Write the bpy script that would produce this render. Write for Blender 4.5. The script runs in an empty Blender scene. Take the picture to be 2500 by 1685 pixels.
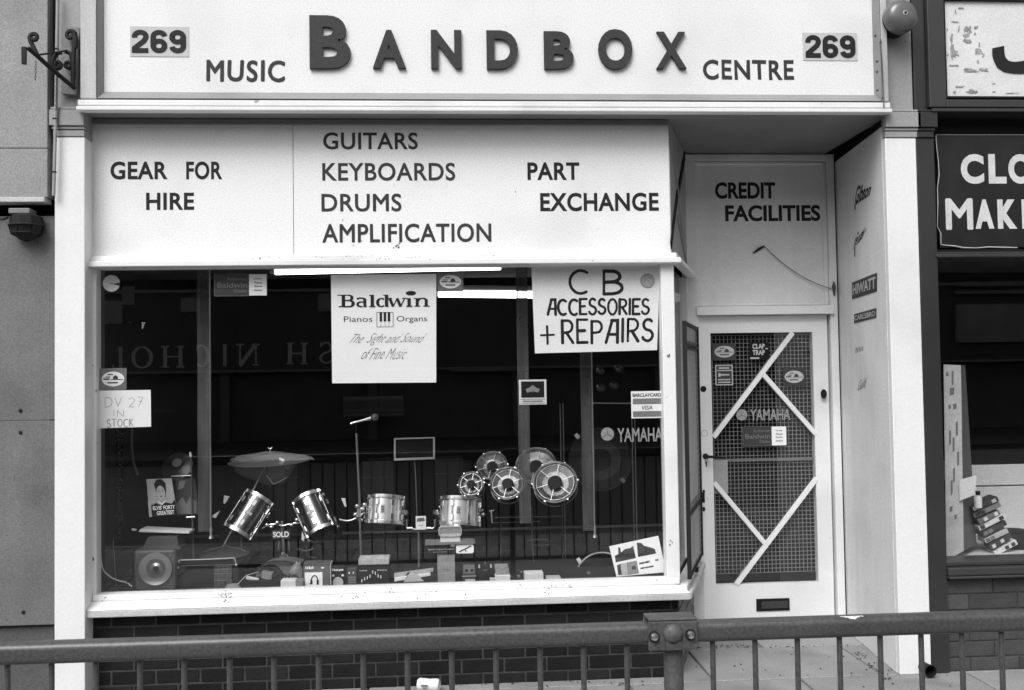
import bpy, math, random
from mathutils import Vector, Matrix
random.seed(7)
R_ = math.radians
SC = bpy.context.scene
COL = SC.collection

# ------------------------------------------------------------------ camera
F = 2430.0; PW_, PH_ = 2500.0, 1685.0
YAW, PITCH, ROLL = R_(3.861), R_(1.969), R_(-0.871)
fw = Vector((math.sin(YAW)*math.cos(PITCH), math.cos(YAW)*math.cos(PITCH), math.sin(PITCH)))
rt0 = Vector((math.cos(YAW), -math.sin(YAW), 0)); up0 = rt0.cross(fw)
rt = math.cos(ROLL)*rt0 + math.sin(ROLL)*up0
up = -math.sin(ROLL)*rt0 + math.cos(ROLL)*up0
CAM = Vector((0, -5.18, 0))
def ray(px, py):
    return fw + rt*((px-PW_/2)/F) - up*((py-PH_/2)/F)
_d = ray(1400, 1661); CAM.z = -((0.11-CAM.y)/_d.y)*_d.z      # the foot of the brick wall is z = 0
cam = bpy.data.cameras.new('camera'); co = bpy.data.objects.new('camera', cam); COL.objects.link(co)
cam.sensor_width = 36; cam.lens = F/PW_*36; cam.clip_start = 0.05; cam.clip_end = 400
Mx = Matrix((rt, up, -fw)).transposed().to_4x4(); Mx.translation = CAM
co.matrix_world = Mx
SC.camera = co

# ------------------------------------------------------------------ light
w = bpy.data.worlds.new("World"); SC.world = w; w.use_nodes = True
nt = w.node_tree; nt.nodes.clear()
sky = nt.nodes.new('ShaderNodeTexSky'); sky.sky_type = 'NISHITA'; sky.sun_disc = False
SUN_EL, SUN_AZ = R_(48), R_(-152)
sky.sun_elevation = SUN_EL; sky.sun_rotation = SUN_AZ; sky.dust_density = 4; sky.air_density = 1.6
bw = nt.nodes.new('ShaderNodeRGBToBW'); bg = nt.nodes.new('ShaderNodeBackground'); wo = nt.nodes.new('ShaderNodeOutputWorld')
nt.links.new(sky.outputs[0], bw.inputs[0]); nt.links.new(bw.outputs[0], bg.inputs[0]); nt.links.new(bg.outputs[0], wo.inputs[0])
bg.inputs[1].default_value = 0.13
sl = bpy.data.lights.new('sun', 'SUN'); sl.energy = 1.5; sl.angle = R_(35); so = bpy.data.objects.new('sun', sl); COL.objects.link(so)
# the brightest part of the cloud: high in front of the shops, a little to the left
sd = Vector((math.sin(SUN_AZ)*math.cos(SUN_EL), math.cos(SUN_AZ)*math.cos(SUN_EL), math.sin(SUN_EL)))
so.rotation_euler = sd.to_track_quat('Z', 'Y').to_euler(); so.location = (0, -5, 20)
SC.view_settings.view_transform = 'Standard'; SC.view_settings.look = 'None'
SC.view_settings.exposure = 0.52; SC.view_settings.gamma = 1.0
SC.view_settings.use_curve_mapping = False
SC.render.engine = 'CYCLES'
SC.cycles.max_bounces = 8; SC.cycles.transparent_max_bounces = 24; SC.cycles.diffuse_bounces = 4; SC.cycles.glossy_bounces = 4
SC.cycles.caustics_reflective = False; SC.cycles.caustics_refractive = False
SC.cycles.use_denoising = True; SC.cycles.sample_clamp_indirect = 4

# ------------------------------------------------------------------ helpers
K = 2500/2326.0
def P(px, py, Y):
    d = ray(px, py); t = (Y-CAM.y)/d.y
    return CAM + d*t
def PZ(px, py, Z):
    d = ray(px, py); t = (Z-CAM.z)/d.z
    return CAM + d*t
def PP(px, py, p0, n):
    d = ray(px, py); t = (p0-CAM).dot(n)/d.dot(n)
    return CAM + d*t
def ext(x0, y0, x1, y1, Y):      # pixel rectangle -> world extents on the plane Y
    xm, ym = (x0+x1)/2, (y0+y1)/2
    return P(x0, ym, Y).x, P(x1, ym, Y).x, P(xm, y1, Y).z, P(xm, y0, Y).z
XW = lambda px, py, Y: P(px, py, Y).x
ZW = lambda px, py, Y: P(px, py, Y).z

class MB:
    def __init__(s): s.v = []; s.f = []; s.m = []; s.mats = []; s.cur = 0
    def mat(s, m):
        if m not in s.mats: s.mats.append(m)
        s.cur = s.mats.index(m); return s
    def add(s, vs, fs):
        b = len(s.v); s.v += [Vector(v) for v in vs]
        for f in fs: s.f.append(tuple(b+i for i in f)); s.m.append(s.cur)
        return s
    def box(s, x0, x1, y0, y1, z0, z1):
        vs = [(x, y, z) for z in (z0, z1) for y in (y0, y1) for x in (x0, x1)]
        return s.add(vs, [(0,2,3,1),(4,5,7,6),(0,1,5,4),(2,6,7,3),(0,4,6,2),(1,3,7,5)])
    def hexa(s, a, b):           # two quads (front corners, back corners)
        return s.add(list(a)+list(b), [(0,1,2,3),(7,6,5,4),(0,4,5,1),(1,5,6,2),(2,6,7,3),(3,7,4,0)])
    def obox(s, c, ax, ay, az):  # centre and half axes
        c = Vector(c); vs = []
        for k in (-1, 1):
            for j in (-1, 1):
                for i in (-1, 1): vs.append(c + Vector(ax)*i + Vector(ay)*j + Vector(az)*k)
        return s.add(vs, [(0,2,3,1),(4,5,7,6),(0,1,5,4),(2,6,7,3),(0,4,6,2),(1,3,7,5)])
    def bar(s, a, b, wdt, thk, n=Vector((0,-1,0))):   # flat bar from a to b
        a = Vector(a); b = Vector(b); d = (b-a); L = d.length; d.normalize(); u = d.cross(n).normalized(); nn = u.cross(d)
        return s.obox((a+b)/2, d*(L/2), u*(wdt/2), nn*(thk/2))
    def ring_pts(s, c, ax, r, n, ph=0):
        ax = ax.normalized(); t = Vector((0,0,1)) if abs(ax.z) < .9 else Vector((1,0,0))
        u = ax.cross(t).normalized(); v = ax.cross(u)
        return [c + u*(r*math.cos(ph+2*math.pi*i/n)) + v*(r*math.sin(ph+2*math.pi*i/n)) for i in range(n)]
    def tube(s, path, r, n=8, caps=True):
        path = [Vector(p) for p in path]; rs = r if isinstance(r, (list, tuple)) else [r]*len(path)
        b = len(s.v); m = len(path); pu = None
        for i, p in enumerate(path):
            d = (path[min(i+1, m-1)] - path[max(i-1, 0)]).normalized()
            if pu is None:
                t = Vector((0,0,1)) if abs(d.z) < .9 else Vector((0,1,0)); pu = d.cross(t).normalized()
            else:
                pu = (pu - d*pu.dot(d)).normalized()
            v = d.cross(pu)
            for k in range(n):
                a = 2*math.pi*k/n; s.v.append(p + (pu*math.cos(a)+v*math.sin(a))*rs[i])
        for i in range(m-1):
            for k in range(n):
                s.f.append((b+i*n+k, b+i*n+(k+1)%n, b+(i+1)*n+(k+1)%n, b+(i+1)*n+k)); s.m.append(s.cur)
        if caps:
            s.f.append(tuple(b+k for k in reversed(range(n)))); s.m.append(s.cur)
            s.f.append(tuple(b+(m-1)*n+k for k in range(n))); s.m.append(s.cur)
        return s
    def lathe(s, c, ax, prof, n=32):    # prof: (radius, height along axis)
        c = Vector(c); ax = Vector(ax).normalized(); b = len(s.v)
        for r, h in prof: s.v += s.ring_pts(c+ax*h, ax, max(r, 1e-5), n)
        for i in range(len(prof)-1):
            for k in range(n):
                s.f.append((b+i*n+k, b+(i+1)*n+k, b+(i+1)*n+(k+1)%n, b+i*n+(k+1)%n)); s.m.append(s.cur)
        return s
    def torus(s, c, ax, r, t, n=36, m=8):
        c = Vector(c); ax = Vector(ax).normalized()
        prof = [(r+t*math.cos(2*math.pi*i/m), t*math.sin(2*math.pi*i/m)) for i in range(m+1)]
        return s.lathe(c, ax, prof, n)
    def poly(s, pts, d=Vector((0, .002, 0))):   # an outline extruded by d
        n = len(pts); pts = [Vector(p) for p in pts]
        return s.add(pts+[p+d for p in pts], [tuple(range(n)), tuple(reversed(range(n, 2*n)))]+[(i, i+n, (i+1)%n+n, (i+1)%n) for i in range(n)])

def worldloc(o):
    v = Vector((0,0,0))
    while o is not None: v += o.location; o = o.parent
    return v
def mk(name, mb, mat=None, parent=None, bevel=0, smooth=None, kind=None, label=None, origin=None):
    me = bpy.data.meshes.new(name)
    vs = mb.v
    if parent is not None: org = worldloc(parent); loc = Vector((0,0,0))
    else:
        if origin is None:
            xs = [v.x for v in vs]; ys = [v.y for v in vs]; zs = [v.z for v in vs]
            origin = Vector(((min(xs)+max(xs))/2, (min(ys)+max(ys))/2, min(zs)))
        org = Vector(origin); loc = org
    me.from_pydata([tuple(v-org) for v in vs], [], mb.f)
    if mb.mats:
        for m in mb.mats: me.materials.append(m)
        me.polygons.foreach_set('material_index', mb.m)
    elif mat: me.materials.append(mat)
    me.validate()
    o = bpy.data.objects.new(name, me); COL.objects.link(o); o.location = loc
    if parent is not None: o.parent = parent
    if bevel:
        b = o.modifiers.new('bevel', 'BEVEL'); b.width = bevel; b.segments = 2; b.limit_method = 'ANGLE'
    if smooth is not None:
        me.polygons.foreach_set('use_smooth', [True]*len(me.polygons)); me.set_sharp_from_angle(angle=R_(smooth))
    if kind: o['kind'] = kind
    if label: o['label'] = label
    return o
def tag(o, label, cat, group=None):
    o['label'] = label; o['category'] = cat
    if group: o['group'] = group
    return o
def thing(name, label, cat, loc, group=None):
    o = bpy.data.objects.new(name, None); COL.objects.link(o); o.location = loc; o.empty_display_size = .1
    return tag(o, label, cat, group)
def dup(root, loc, label=None, rot=None):
    r = root.copy(); COL.objects.link(r); r.location = loc
    if rot is not None: r.rotation_euler = rot
    if label: r['label'] = label
    for ch in list(root.children):
        c = ch.copy(); COL.objects.link(c); c.parent = r
        for g in ch.children:
            d = g.copy(); COL.objects.link(d); d.parent = c
    return r

# materials -------------------------------------------------------
def M(name, g, rough=.6, amp=.05, scale=2.5, grain=.05, metal=0, spec=.4, bump=0, bscale=40, objrand=0, streak=0, dirt=None, coat=0, grime=0):
    m = bpy.data.materials.new(name); m.use_nodes = True; n = m.node_tree; n.nodes.clear()
    L = n.links.new; N = n.nodes.new
    out = N('ShaderNodeOutputMaterial'); b = N('ShaderNodeBsdfPrincipled'); L(b.outputs[0], out.inputs[0])
    b.inputs['Roughness'].default_value = rough; b.inputs['Metallic'].default_value = metal
    b.inputs['Specular IOR Level'].default_value = spec
    if coat: b.inputs['Coat Weight'].default_value = coat
    tc = N('ShaderNodeTexCoord'); src = tc.outputs['Object']
    def noise(sc, det=4, vec=None):
        t = N('ShaderNodeTexNoise'); t.inputs['Scale'].default_value = sc; t.inputs['Detail'].default_value = det
        L(vec or src, t.inputs['Vector']); return t.outputs['Fac']
    def math_(op, a, c):
        t = N('ShaderNodeMath'); t.operation = op
        for i, x in enumerate((a, c)):
            if isinstance(x, (int, float)): t.inputs[i].default_value = x
            else: L(x, t.inputs[i])
        return t.outputs[0]
    val = math_('MULTIPLY_ADD' if False else 'ADD', math_('MULTIPLY', math_('SUBTRACT', noise(scale), .5), amp*4), 1.0)
    gr = math_('ADD', math_('MULTIPLY', math_('SUBTRACT', noise(125, 2), .5), min(grain*2.7, .34)*4), 1.0)
    val = math_('MULTIPLY', val, gr)
    if streak:
        mp = N('ShaderNodeMapping'); mp.inputs['Scale'].default_value = (14, 14, .8); L(src, mp.inputs[0])
        st = math_('ADD', math_('MULTIPLY', math_('SUBTRACT', noise(1.0, 5, mp.outputs[0]), .5), streak*4), 1.0)
        val = math_('MULTIPLY', val, st)
    if grime:                      # soft uneven grime with fine speckle
        g1 = N('ShaderNodeMapRange'); g1.interpolation_type = 'SMOOTHSTEP'; g1.inputs['From Min'].default_value = .46; g1.inputs['From Max'].default_value = .72
        g1.inputs['To Min'].default_value = 1; g1.inputs['To Max'].default_value = 1-grime; L(noise(1.7, 9), g1.inputs['Value']); val = math_('MULTIPLY', val, g1.outputs[0])
        g2 = N('ShaderNodeMapRange'); g2.inputs['From Min'].default_value = .70; g2.inputs['From Max'].default_value = .76
        g2.inputs['To Min'].default_value = 1; g2.inputs['To Max'].default_value = 1-grime*2.2; L(noise(34, 6), g2.inputs['Value']); val = math_('MULTIPLY', val, g2.outputs[0])
    if objrand:
        oi = N('ShaderNodeObjectInfo')
        val = math_('MULTIPLY', val, math_('ADD', math_('MULTIPLY', math_('SUBTRACT', oi.outputs['Random'], .5), objrand*2), 1.0))
    if dirt:                       # (threshold, darkness, scale): worn patches with their own outline
        th, dk, dsc = dirt
        cr = N('ShaderNodeMapRange'); cr.inputs['From Min'].default_value = th; cr.inputs['From Max'].default_value = th+.03
        cr.inputs['To Min'].default_value = 1; cr.inputs['To Max'].default_value = dk
        L(noise(dsc, 8), cr.inputs['Value']); val = math_('MULTIPLY', val, cr.outputs[0])
    val = math_('MULTIPLY', val, g)
    cc = N('ShaderNodeCombineColor')
    for i in range(3): L(val, cc.inputs[i])
    L(cc.outputs[0], b.inputs['Base Color'])
    if bump:
        bp = N('ShaderNodeBump'); bp.inputs['Strength'].default_value = bump; bp.inputs['Distance'].default_value = .004
        L(noise(bscale, 5), bp.inputs['Height']); L(bp.outputs[0], b.inputs['Normal'])
    return m
def emis(name, s):
    m = bpy.data.materials.new(name); m.use_nodes = True; n = m.node_tree; n.nodes.clear()
    e = n.nodes.new('ShaderNodeEmission'); e.inputs[1].default_value = s; o = n.nodes.new('ShaderNodeOutputMaterial'); n.links.new(e.outputs[0], o.inputs[0]); return m
def glassm(name, tr=1.0, ior=1.95, haze=0):
    m = bpy.data.materials.new(name); m.use_nodes = True; n = m.node_tree; n.nodes.clear(); L = n.links.new
    o = n.nodes.new('ShaderNodeOutputMaterial'); mix = n.nodes.new('ShaderNodeMixShader'); fr = n.nodes.new('ShaderNodeFresnel')
    t = n.nodes.new('ShaderNodeBsdfTransparent'); g = n.nodes.new('ShaderNodeBsdfGlossy')
    fr.inputs[0].default_value = ior; t.inputs[0].default_value = (tr, tr, tr, 1); g.inputs['Roughness'].default_value = .004
    # a thin pane reflects once, where the ray enters it; the far face lets it straight out
    ge = n.nodes.new('ShaderNodeNewGeometry'); inv = n.nodes.new('ShaderNodeMath'); inv.operation = 'SUBTRACT'; inv.inputs[0].default_value = 1; L(ge.outputs['Backfacing'], inv.inputs[1])
    mu = n.nodes.new('ShaderNodeMath'); mu.operation = 'MULTIPLY'; L(fr.outputs[0], mu.inputs[0]); L(inv.outputs[0], mu.inputs[1])
    L(mu.outputs[0], mix.inputs[0]); L(t.outputs[0], mix.inputs[1]); L(g.outputs[0], mix.inputs[2])
    if haze:
        d = n.nodes.new('ShaderNodeBsdfDiffuse'); d.inputs[0].default_value = (.6, .6, .6, 1); m2 = n.nodes.new('ShaderNodeMixShader')
        m2.inputs[0].default_value = haze; L(mix.outputs[0], m2.inputs[1]); L(d.outputs[0], m2.inputs[2]); L(m2.outputs[0], o.inputs[0])
    else: L(mix.outputs[0], o.inputs[0])
    return m
WHITE = M('white_gloss_paint', .77, .45, .02, 1.5, .02, bump=.15, bscale=12, streak=.015, grime=0.12)
WHITEW = M('worn_white_paint', .78, .5, .03, 3, .02, bump=.3, bscale=18, dirt=(.685, .45, 9), grime=0.16)
SIGNW = M('sign_board_white', .76, .5, .02, 1.2, .045, bump=.05, grime=0.09)
SIGNW2 = M('panel_white', .80, .55, .025, 1.0, .045, bump=.05, grime=0.12)
DOORW = M('door_white', .80, .5, .02, 2, .025, bump=.1, grime=0.12)
PORCHW = M('porch_white', .80, .6, .03, 2, .035, bump=.2, streak=.03, grime=0.15)
GREYP = M('pilaster_grey_paint', .31, .6, .03, 3, .04, bump=.25, grime=0.2)
BEVELG = M('frame_grey_paint', .26, .5, .05, 4, .05, bump=.2, grime=0.2)
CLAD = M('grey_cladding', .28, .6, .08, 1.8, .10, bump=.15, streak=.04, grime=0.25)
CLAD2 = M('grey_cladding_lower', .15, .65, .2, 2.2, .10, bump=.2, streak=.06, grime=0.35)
CLADTRIM = M('cladding_trim', .5, .5, .08, 8, .05)
DARKGAP = M('dark_recess', .012, .8)
DARKP = M('dark_frame_paint', .030, .4, .08, 3, .05, spec=.5, grime=0.25)
DARKP2 = M('dark_frame_paint_worn', .042, .4, .1, 5, .06)
LETTERG = M('raised_letter_paint', .042, .6, .05, 6, .08, spec=.2)
INK = M('sign_writing_black', .018, .6, .03, 4, .04, spec=.2)
INKG = M('sign_writing_faded', .040, .6, .12, 5, .06, spec=.2)
BLACK = M('matt_black', .010, .7, spec=.2)
NUMCARD = M('number_card', .50, .6, .04, 5, .04)
PAPER = M('paper', .88, .7, .02, 4, .02, grime=0.04)
PAPERG = M('grey_card', .45, .7, .03, 4, .03)
STICKG = M('sticker_grey', .16, .5, .03, 5, .03)
STICKD = M('sticker_dark', .045, .5, .03, 5, .03)
STICKL = M('sticker_light', .62, .5, .12, 60, .03)
MIDG = M('mid_grey', .2, .5)
BRICK = M('painted_dark_brick', .014, .85, .25, 9, .12, objrand=.35, bump=.5, bscale=50, grime=0.4, spec=.12)
MORTAR = M('mortar', .042, .9, .35, 10, .2, bump=.4)
BRICK2 = M('brick_side', .13, .7, .2, 9, .12, objrand=.3, bump=.5, bscale=50)
MORTAR2 = M('mortar_side', .05, .9, .2, 10, .2)
BRICK3 = M('neighbour_brick', .06, .6, .2, 9, .12, objrand=.25, bump=.4, bscale=50)
SLAB = M('paving_slab', .26, .85, .14, 3, .18, objrand=.12, bump=.3, bscale=60, dirt=(.70, .6, 14), grime=0.35)
GROUNDM = M('pavement_joint', .12, .9)
ROAD = M('asphalt', .05, .9, .1, 2, .1)
RAILM = M('rail_paint', .066, .36, .10, 5, .14, spec=.5, bump=.2, bscale=30, dirt=(.70, .75, 12), grime=0.35)
RAILP = M('plate_paint', .08, .5, .2, 14, .12, bump=.6, bscale=25, grime=0.4)
CHROME = M('chrome', .75, .12, .02, 3, 0, metal=1)
CHROMEB = M('satin_chrome', .8, .28, .05, 3, .02, metal=1)
SHELLD = M('chrome_shell', .20, .16, .05, 3, .02, metal=.95)
SHELLW = M('bright_shell', .92, .17, .03, 3, .01, metal=.72)
HEADD = M('drum_head_dark', .02, .35, .05, 8)
ROTOH = M('rototom_head', .13, .34, .22, 22, .02, metal=.85, bump=.35, bscale=14)
WIREM = M('galvanised_wire', .30, .5, .05, 5, .03, metal=.2)
WIRED = M('dark_wire', .016, .6, spec=.2)
IRON = M('black_iron', .017, .6, .2, 12, .1, spec=.2)
WOODG = M('weathered_board', .22, .8, .15, 6, .1, streak=.25, bump=.4)
BELLM = M('alarm_bell_paint', .10, .3, .06, 6, .05, spec=.6, coat=.3)
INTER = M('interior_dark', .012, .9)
CURT = M('curtain_grey', .03, .8, .15, 5)
STRAP = M('strip_material', .11, .4, .2, 6, .12, streak=.3)
def see_through(m, a):
    n = m.node_tree; L = n.links.new; b = [x for x in n.nodes if x.type == 'BSDF_PRINCIPLED'][0]
    t = n.nodes.new('ShaderNodeTexNoise'); t.inputs['Scale'].default_value = 3; t.inputs['Detail'].default_value = 6
    c = n.nodes.new('ShaderNodeTexCoord'); mp = n.nodes.new('ShaderNodeMapping'); mp.inputs['Scale'].default_value = (9, 9, .5)
    r_ = n.nodes.new('ShaderNodeMapRange'); r_.inputs['From Min'].default_value = .3; r_.inputs['From Max'].default_value = .7; r_.inputs['To Min'].default_value = a-.25; r_.inputs['To Max'].default_value = a+.3
    L(c.outputs['Object'], mp.inputs[0]); L(mp.outputs[0], t.inputs['Vector']); L(t.outputs['Fac'], r_.inputs['Value']); L(r_.outputs[0], b.inputs['Alpha'])
see_through(STRAP, .55)
RODM = M('bright_rod', .5, .3, metal=.8)
TUBE = emis('fluorescent_tube', 6)
GLASS = glassm('window_glass')
GLASSD = glassm('door_glass', .97)
PLASTIC = glassm('clear_plastic', .93, 1.6, haze=.28)
CABLE = M('white_cable', .62, .5)
CABLED = M('dark_cable', .07, .5)
GREYBOX = M('grey_cardboard', .28, .7, .05, 8, .08)
LIGHTBOX = M('pale_box', .66, .6)
FACEM = M('print_skin', .45, .6, .12, 40)
SPEAKG = M('speaker_grey', .065, .5, .06, 8, .05)
ALU = M('speaker_cone', .28, .3, .05, 5, .03, metal=.7)
TOLEX = M('amp_cover', .009, .5)
GRILLE = M('amp_grille', .06, .7, .2, 80)
CANM = M('can_paint', .7, .35, .05, 6, .03)
PEEL = M('peeling_white', .68, .6, .05, 3, .05, dirt=(.62, .42, 11), bump=.4, bscale=14)
PEELD = M('bare_patch', .33, .8, .3, 22, .15)

# shapes on quads --------------------------------------------------
class Quad:
    """u,v in 0..1 over four world corners (bottom-left, bottom-right, top-right, top-left); off = metres towards the street"""
    def __init__(s, bl, br, tr, tl):
        s.c = [Vector(q) for q in (bl, br, tr, tl)]
        n = (s.c[1]-s.c[0]).cross(s.c[3]-s.c[0]).normalized()
        s.n = n
    def flipn(s): s.n = -s.n; return s
    def __call__(s, u, v, off=0):
        a, b, c, d = s.c
        return (a*(1-u)+b*u)*(1-v) + (d*(1-u)+c*u)*v + s.n*off
    def sub(s, u0, v0, u1, v1):
        q = Quad(s(u0, v0), s(u1, v0), s(u1, v1), s(u0, v1)); q.n = s.n; return q
    def slab(s, mb, t=.002, off=0):
        mb.hexa([s(0,0,off+t), s(1,0,off+t), s(1,1,off+t), s(0,1,off+t)], [s(0,0,off), s(1,0,off), s(1,1,off), s(0,1,off)]); return mb
def QP(x0, y0, x1, y1, Y):          # axis-aligned in the world, given by its pixel box
    a, b, c, d = ext(x0, y0, x1, y1, Y)
    return Quad((a, Y, c), (b, Y, c), (b, Y, d), (a, Y, d))
def Q4(pts, Y):                      # four pixel corners bl br tr tl on plane Y
    return Quad(*[P(x, y, Y) for x, y in pts])
_tc = {}
def textmesh(body, bold, extr, sp):
    k = (body, bold, extr, sp)
    if k in _tc: return _tc[k]
    c = bpy.data.curves.new('t', 'FONT'); c.body = body; c.offset = bold; c.extrude = extr; c.space_character = sp; c.resolution_u = 5; c.fill_mode = 'BOTH' if extr else 'FRONT'
    o = bpy.data.objects.new('t', c); COL.objects.link(o); bpy.context.view_layer.update()
    me = bpy.data.meshes.new_from_object(o.evaluated_get(bpy.context.evaluated_depsgraph_get()))
    vs = [v.co.copy() for v in me.vertices]; fs = [tuple(p.vertices) for p in me.polygons]
    bpy.data.objects.remove(o); bpy.data.curves.remove(c); bpy.data.meshes.remove(me)
    x0 = min(v.x for v in vs); x1 = max(v.x for v in vs); y0 = min(v.y for v in vs); y1 = max(v.y for v in vs)
    vs = [((v.x-x0)/(x1-x0), (v.y-y0)/(y1-y0), v.z) for v in vs]
    _tc[k] = (vs, fs); return _tc[k]
def text(mb, body, q, bold=0, depth=0, off=.0012, sp=1.0, shear=0, wob=0):
    """lettering fitted into quad q; depth > 0 gives solid letters"""
    strikes = [(0, 0)]
    if 'M' in body and bold > 0 and not depth:      # thicken by shifted strokes: a curve offset would fold in the M
        H = (q(0,1)-q(0,0)).length; W = (q(1,0)-q(0,0)).length; bu, bv = bold*1.35*H/W, bold*1.35
        strikes = [(-bu, 0), (bu, 0), (0, -bv), (0, bv), (-bu*.7, bv*.7), (bu*.7, -bv*.7), (-bu*.7, -bv*.7), (bu*.7, bv*.7)]; bold = 0
    vs, fs = textmesh(body, bold, .5 if depth else 0, sp)
    ph = random.random()*6
    for k, (du, dv) in enumerate(strikes):
        out = []
        for x, y, z in vs:
            u = x*(1-shear) + y*shear; v = y
            if wob: v += wob*math.sin(u*17+ph); u += wob*.3*math.sin(v*5+ph*2)
            out.append(q(u+du, v+dv, off + .0001*k + ((z+.5)*depth if depth else 0)))
        mb.add(out, fs)
    return mb
# strokes
def arc(cx, cy, rx, ry, a0, a1, n=10):
    return [(cx+rx*math.cos(R_(a0+(a1-a0)*i/n)), cy+ry*math.sin(R_(a0+(a1-a0)*i/n))) for i in range(n+1)]
def stroke(mb, path, q, wx, wy=None, off=.001, asp=1.0, cap=False):
    """ribbon in the (u,v) of q. wx: thickness of upright strokes, wy: of level strokes, as share of the height; asp: width/height of q"""
    wy = wx if wy is None else wy
    pts = [Vector((x*asp, y)) for x, y in path]; n = len(pts); L = []; Rr = []
    for i, p in enumerate(pts):
        d0 = (p-pts[i-1]).normalized() if i else None; d1 = (pts[i+1]-p).normalized() if i < n-1 else None
        d = d1 if d0 is None else d0 if d1 is None else (d0+d1).normalized()
        w_ = math.sqrt((wx*d.y)**2 + (wy*d.x)**2)/2
        k = 1.0
        if d0 is not None and d1 is not None: k = 1/max(.5, math.cos(d0.angle(d1, 0)/2))
        nn = Vector((-d.y, d.x))*w_*k
        L.append(p+nn); Rr.append(p-nn)
    out = [q(v.x/asp, v.y, off) for v in L] + [q(v.x/asp, v.y, off) for v in Rr]
    mb.add(out, [(i+n, i+n+1, i+1, i) for i in range(n-1)])
    if cap:
        for p in (pts[0], pts[-1]):
            rr = max(wx, wy)/2*.98
            mb.add([q((p.x+rr*math.cos(a*math.pi/5))/asp, p.y+rr*math.sin(a*math.pi/5), off+.0002) for a in range(10)], [tuple(range(10))])
    return mb
G = {  # marker capitals: width, strokes
 'A': (.72, [[(0,0),(.38,1)], [(.34,1),(.72,1),(.72,0)] , [(.12,.38),(.72,.38)]]),
 'B': (.7, [[(0,0),(0,1)], [(0,1)]+arc(.3,.76,.33,.24,90,-90)+[(.05,.52)], [(.1,.52)]+arc(.34,.26,.38,.26,90,-90)+[(0,0)]]),
 'C': (.75, [arc(.45,.5,.45,.5,55,300,16)]),
 'D': (.75, [[(0,0),(0,1)], [(0,1)]+arc(.3,.5,.45,.5,90,-90,12)+[(0,0)]]),
 'E': (.6, [[(0,0),(0,1)], [(0,1),(.6,1)], [(0,.52),(.45,.52)], [(0,0),(.6,0)]]),
 'I': (.1, [[(.05,0),(.05,1)]]),
 'K': (.65, [[(0,0),(0,1)], [(.6,1),(0,.45)], [(.15,.55),(.65,0)]]),
 'N': (.65, [[(0,0),(0,1)], [(0,1),(.6,0)], [(.62,0),(.62,1)]]),
 'O': (.8, [arc(.4,.5,.4,.5,90,450,20)]),
 'P': (.62, [[(0,0),(0,1)], [(0,1)]+arc(.3,.74,.32,.26,90,-90)+[(0,.48)]]),
 'R': (.65, [[(0,0),(0,1)], [(0,1)]+arc(.3,.74,.32,.26,90,-90)+[(.05,.46)], [(.25,.46),(.65,0)]]),
 'S': (.62, [arc(.32,.76,.28,.24,40,250,10)+[(.45,.47)]+arc(.3,.25,.32,.25,45,-160,10)]),
 'T': (.7, [[(0,1),(.7,1)], [(.35,1),(.35,0)]]),
 'V': (.7, [[(0,1),(.35,0)], [(.33,0),(.7,1)]]),
 '2': (.6, [arc(.3,.72,.28,.28,160,-35,10)+[(0,0)], [(0,0),(.6,0)]]),
 '7': (.6, [[(0,1),(.6,1)], [(.6,1),(.15,0)], [(.15,.5),(.55,.5)]]),
 '+': (.6, [[(0,.5),(.6,.5)], [(.3,.8),(.3,.2)]]),
}
def marker(mb, body, q, wd=.12, gap=.22, jit=.03, cap=True):
    tot = 0; lay = []
    for ch in body:
        if ch == ' ': tot += .45; continue
        lay.append((ch, tot)); tot += G[ch][0]+gap
    tot -= gap
    W = (q(1,0)-q(0,0)).length; H = (q(0,1)-q(0,0)).length; asp = W/H; sx = 1/tot; k = 0
    for ch, x in lay:
        jx, jy, sc = random.uniform(-jit, jit), random.uniform(-jit, jit), 1+random.uniform(-jit, jit)
        for st in G[ch][1]:
            pts = [((x+a+jx*.5)*sx, b*sc+jy+random.uniform(-jit, jit)*.3) for a, b in st]
            k += 1; stroke(mb, pts, q, wd*random.uniform(.85, 1.15), off=.0012+.00025*(k % 7), asp=asp, cap=cap)
    return mb

def pipe_px(pts, Ys, r, mat, name, parent=None, n=6, **kw):
    path = [P(x, y, Ys if not isinstance(Ys, (list, tuple)) else Ys[i]) for i, (x, y) in enumerate(pts)]
    return mk(name, MB().tube(smooth_path(path), r, n), mat, parent, smooth=60, **kw)
def smooth_path(pts, n=5):
    if len(pts) < 3: return pts
    out = []
    for i in range(len(pts)-1):
        p0 = pts[max(i-1, 0)]; p1 = pts[i]; p2 = pts[i+1]; p3 = pts[min(i+2, len(pts)-1)]
        for k in range(n):
            t = k/n
            out.append(.5*((2*p1)+(p2-p0)*t+(2*p0-5*p1+4*p2-p3)*t*t+(3*p1-p0-3*p2+p3)*t**3))
    out.append(pts[-1]); return out

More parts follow.
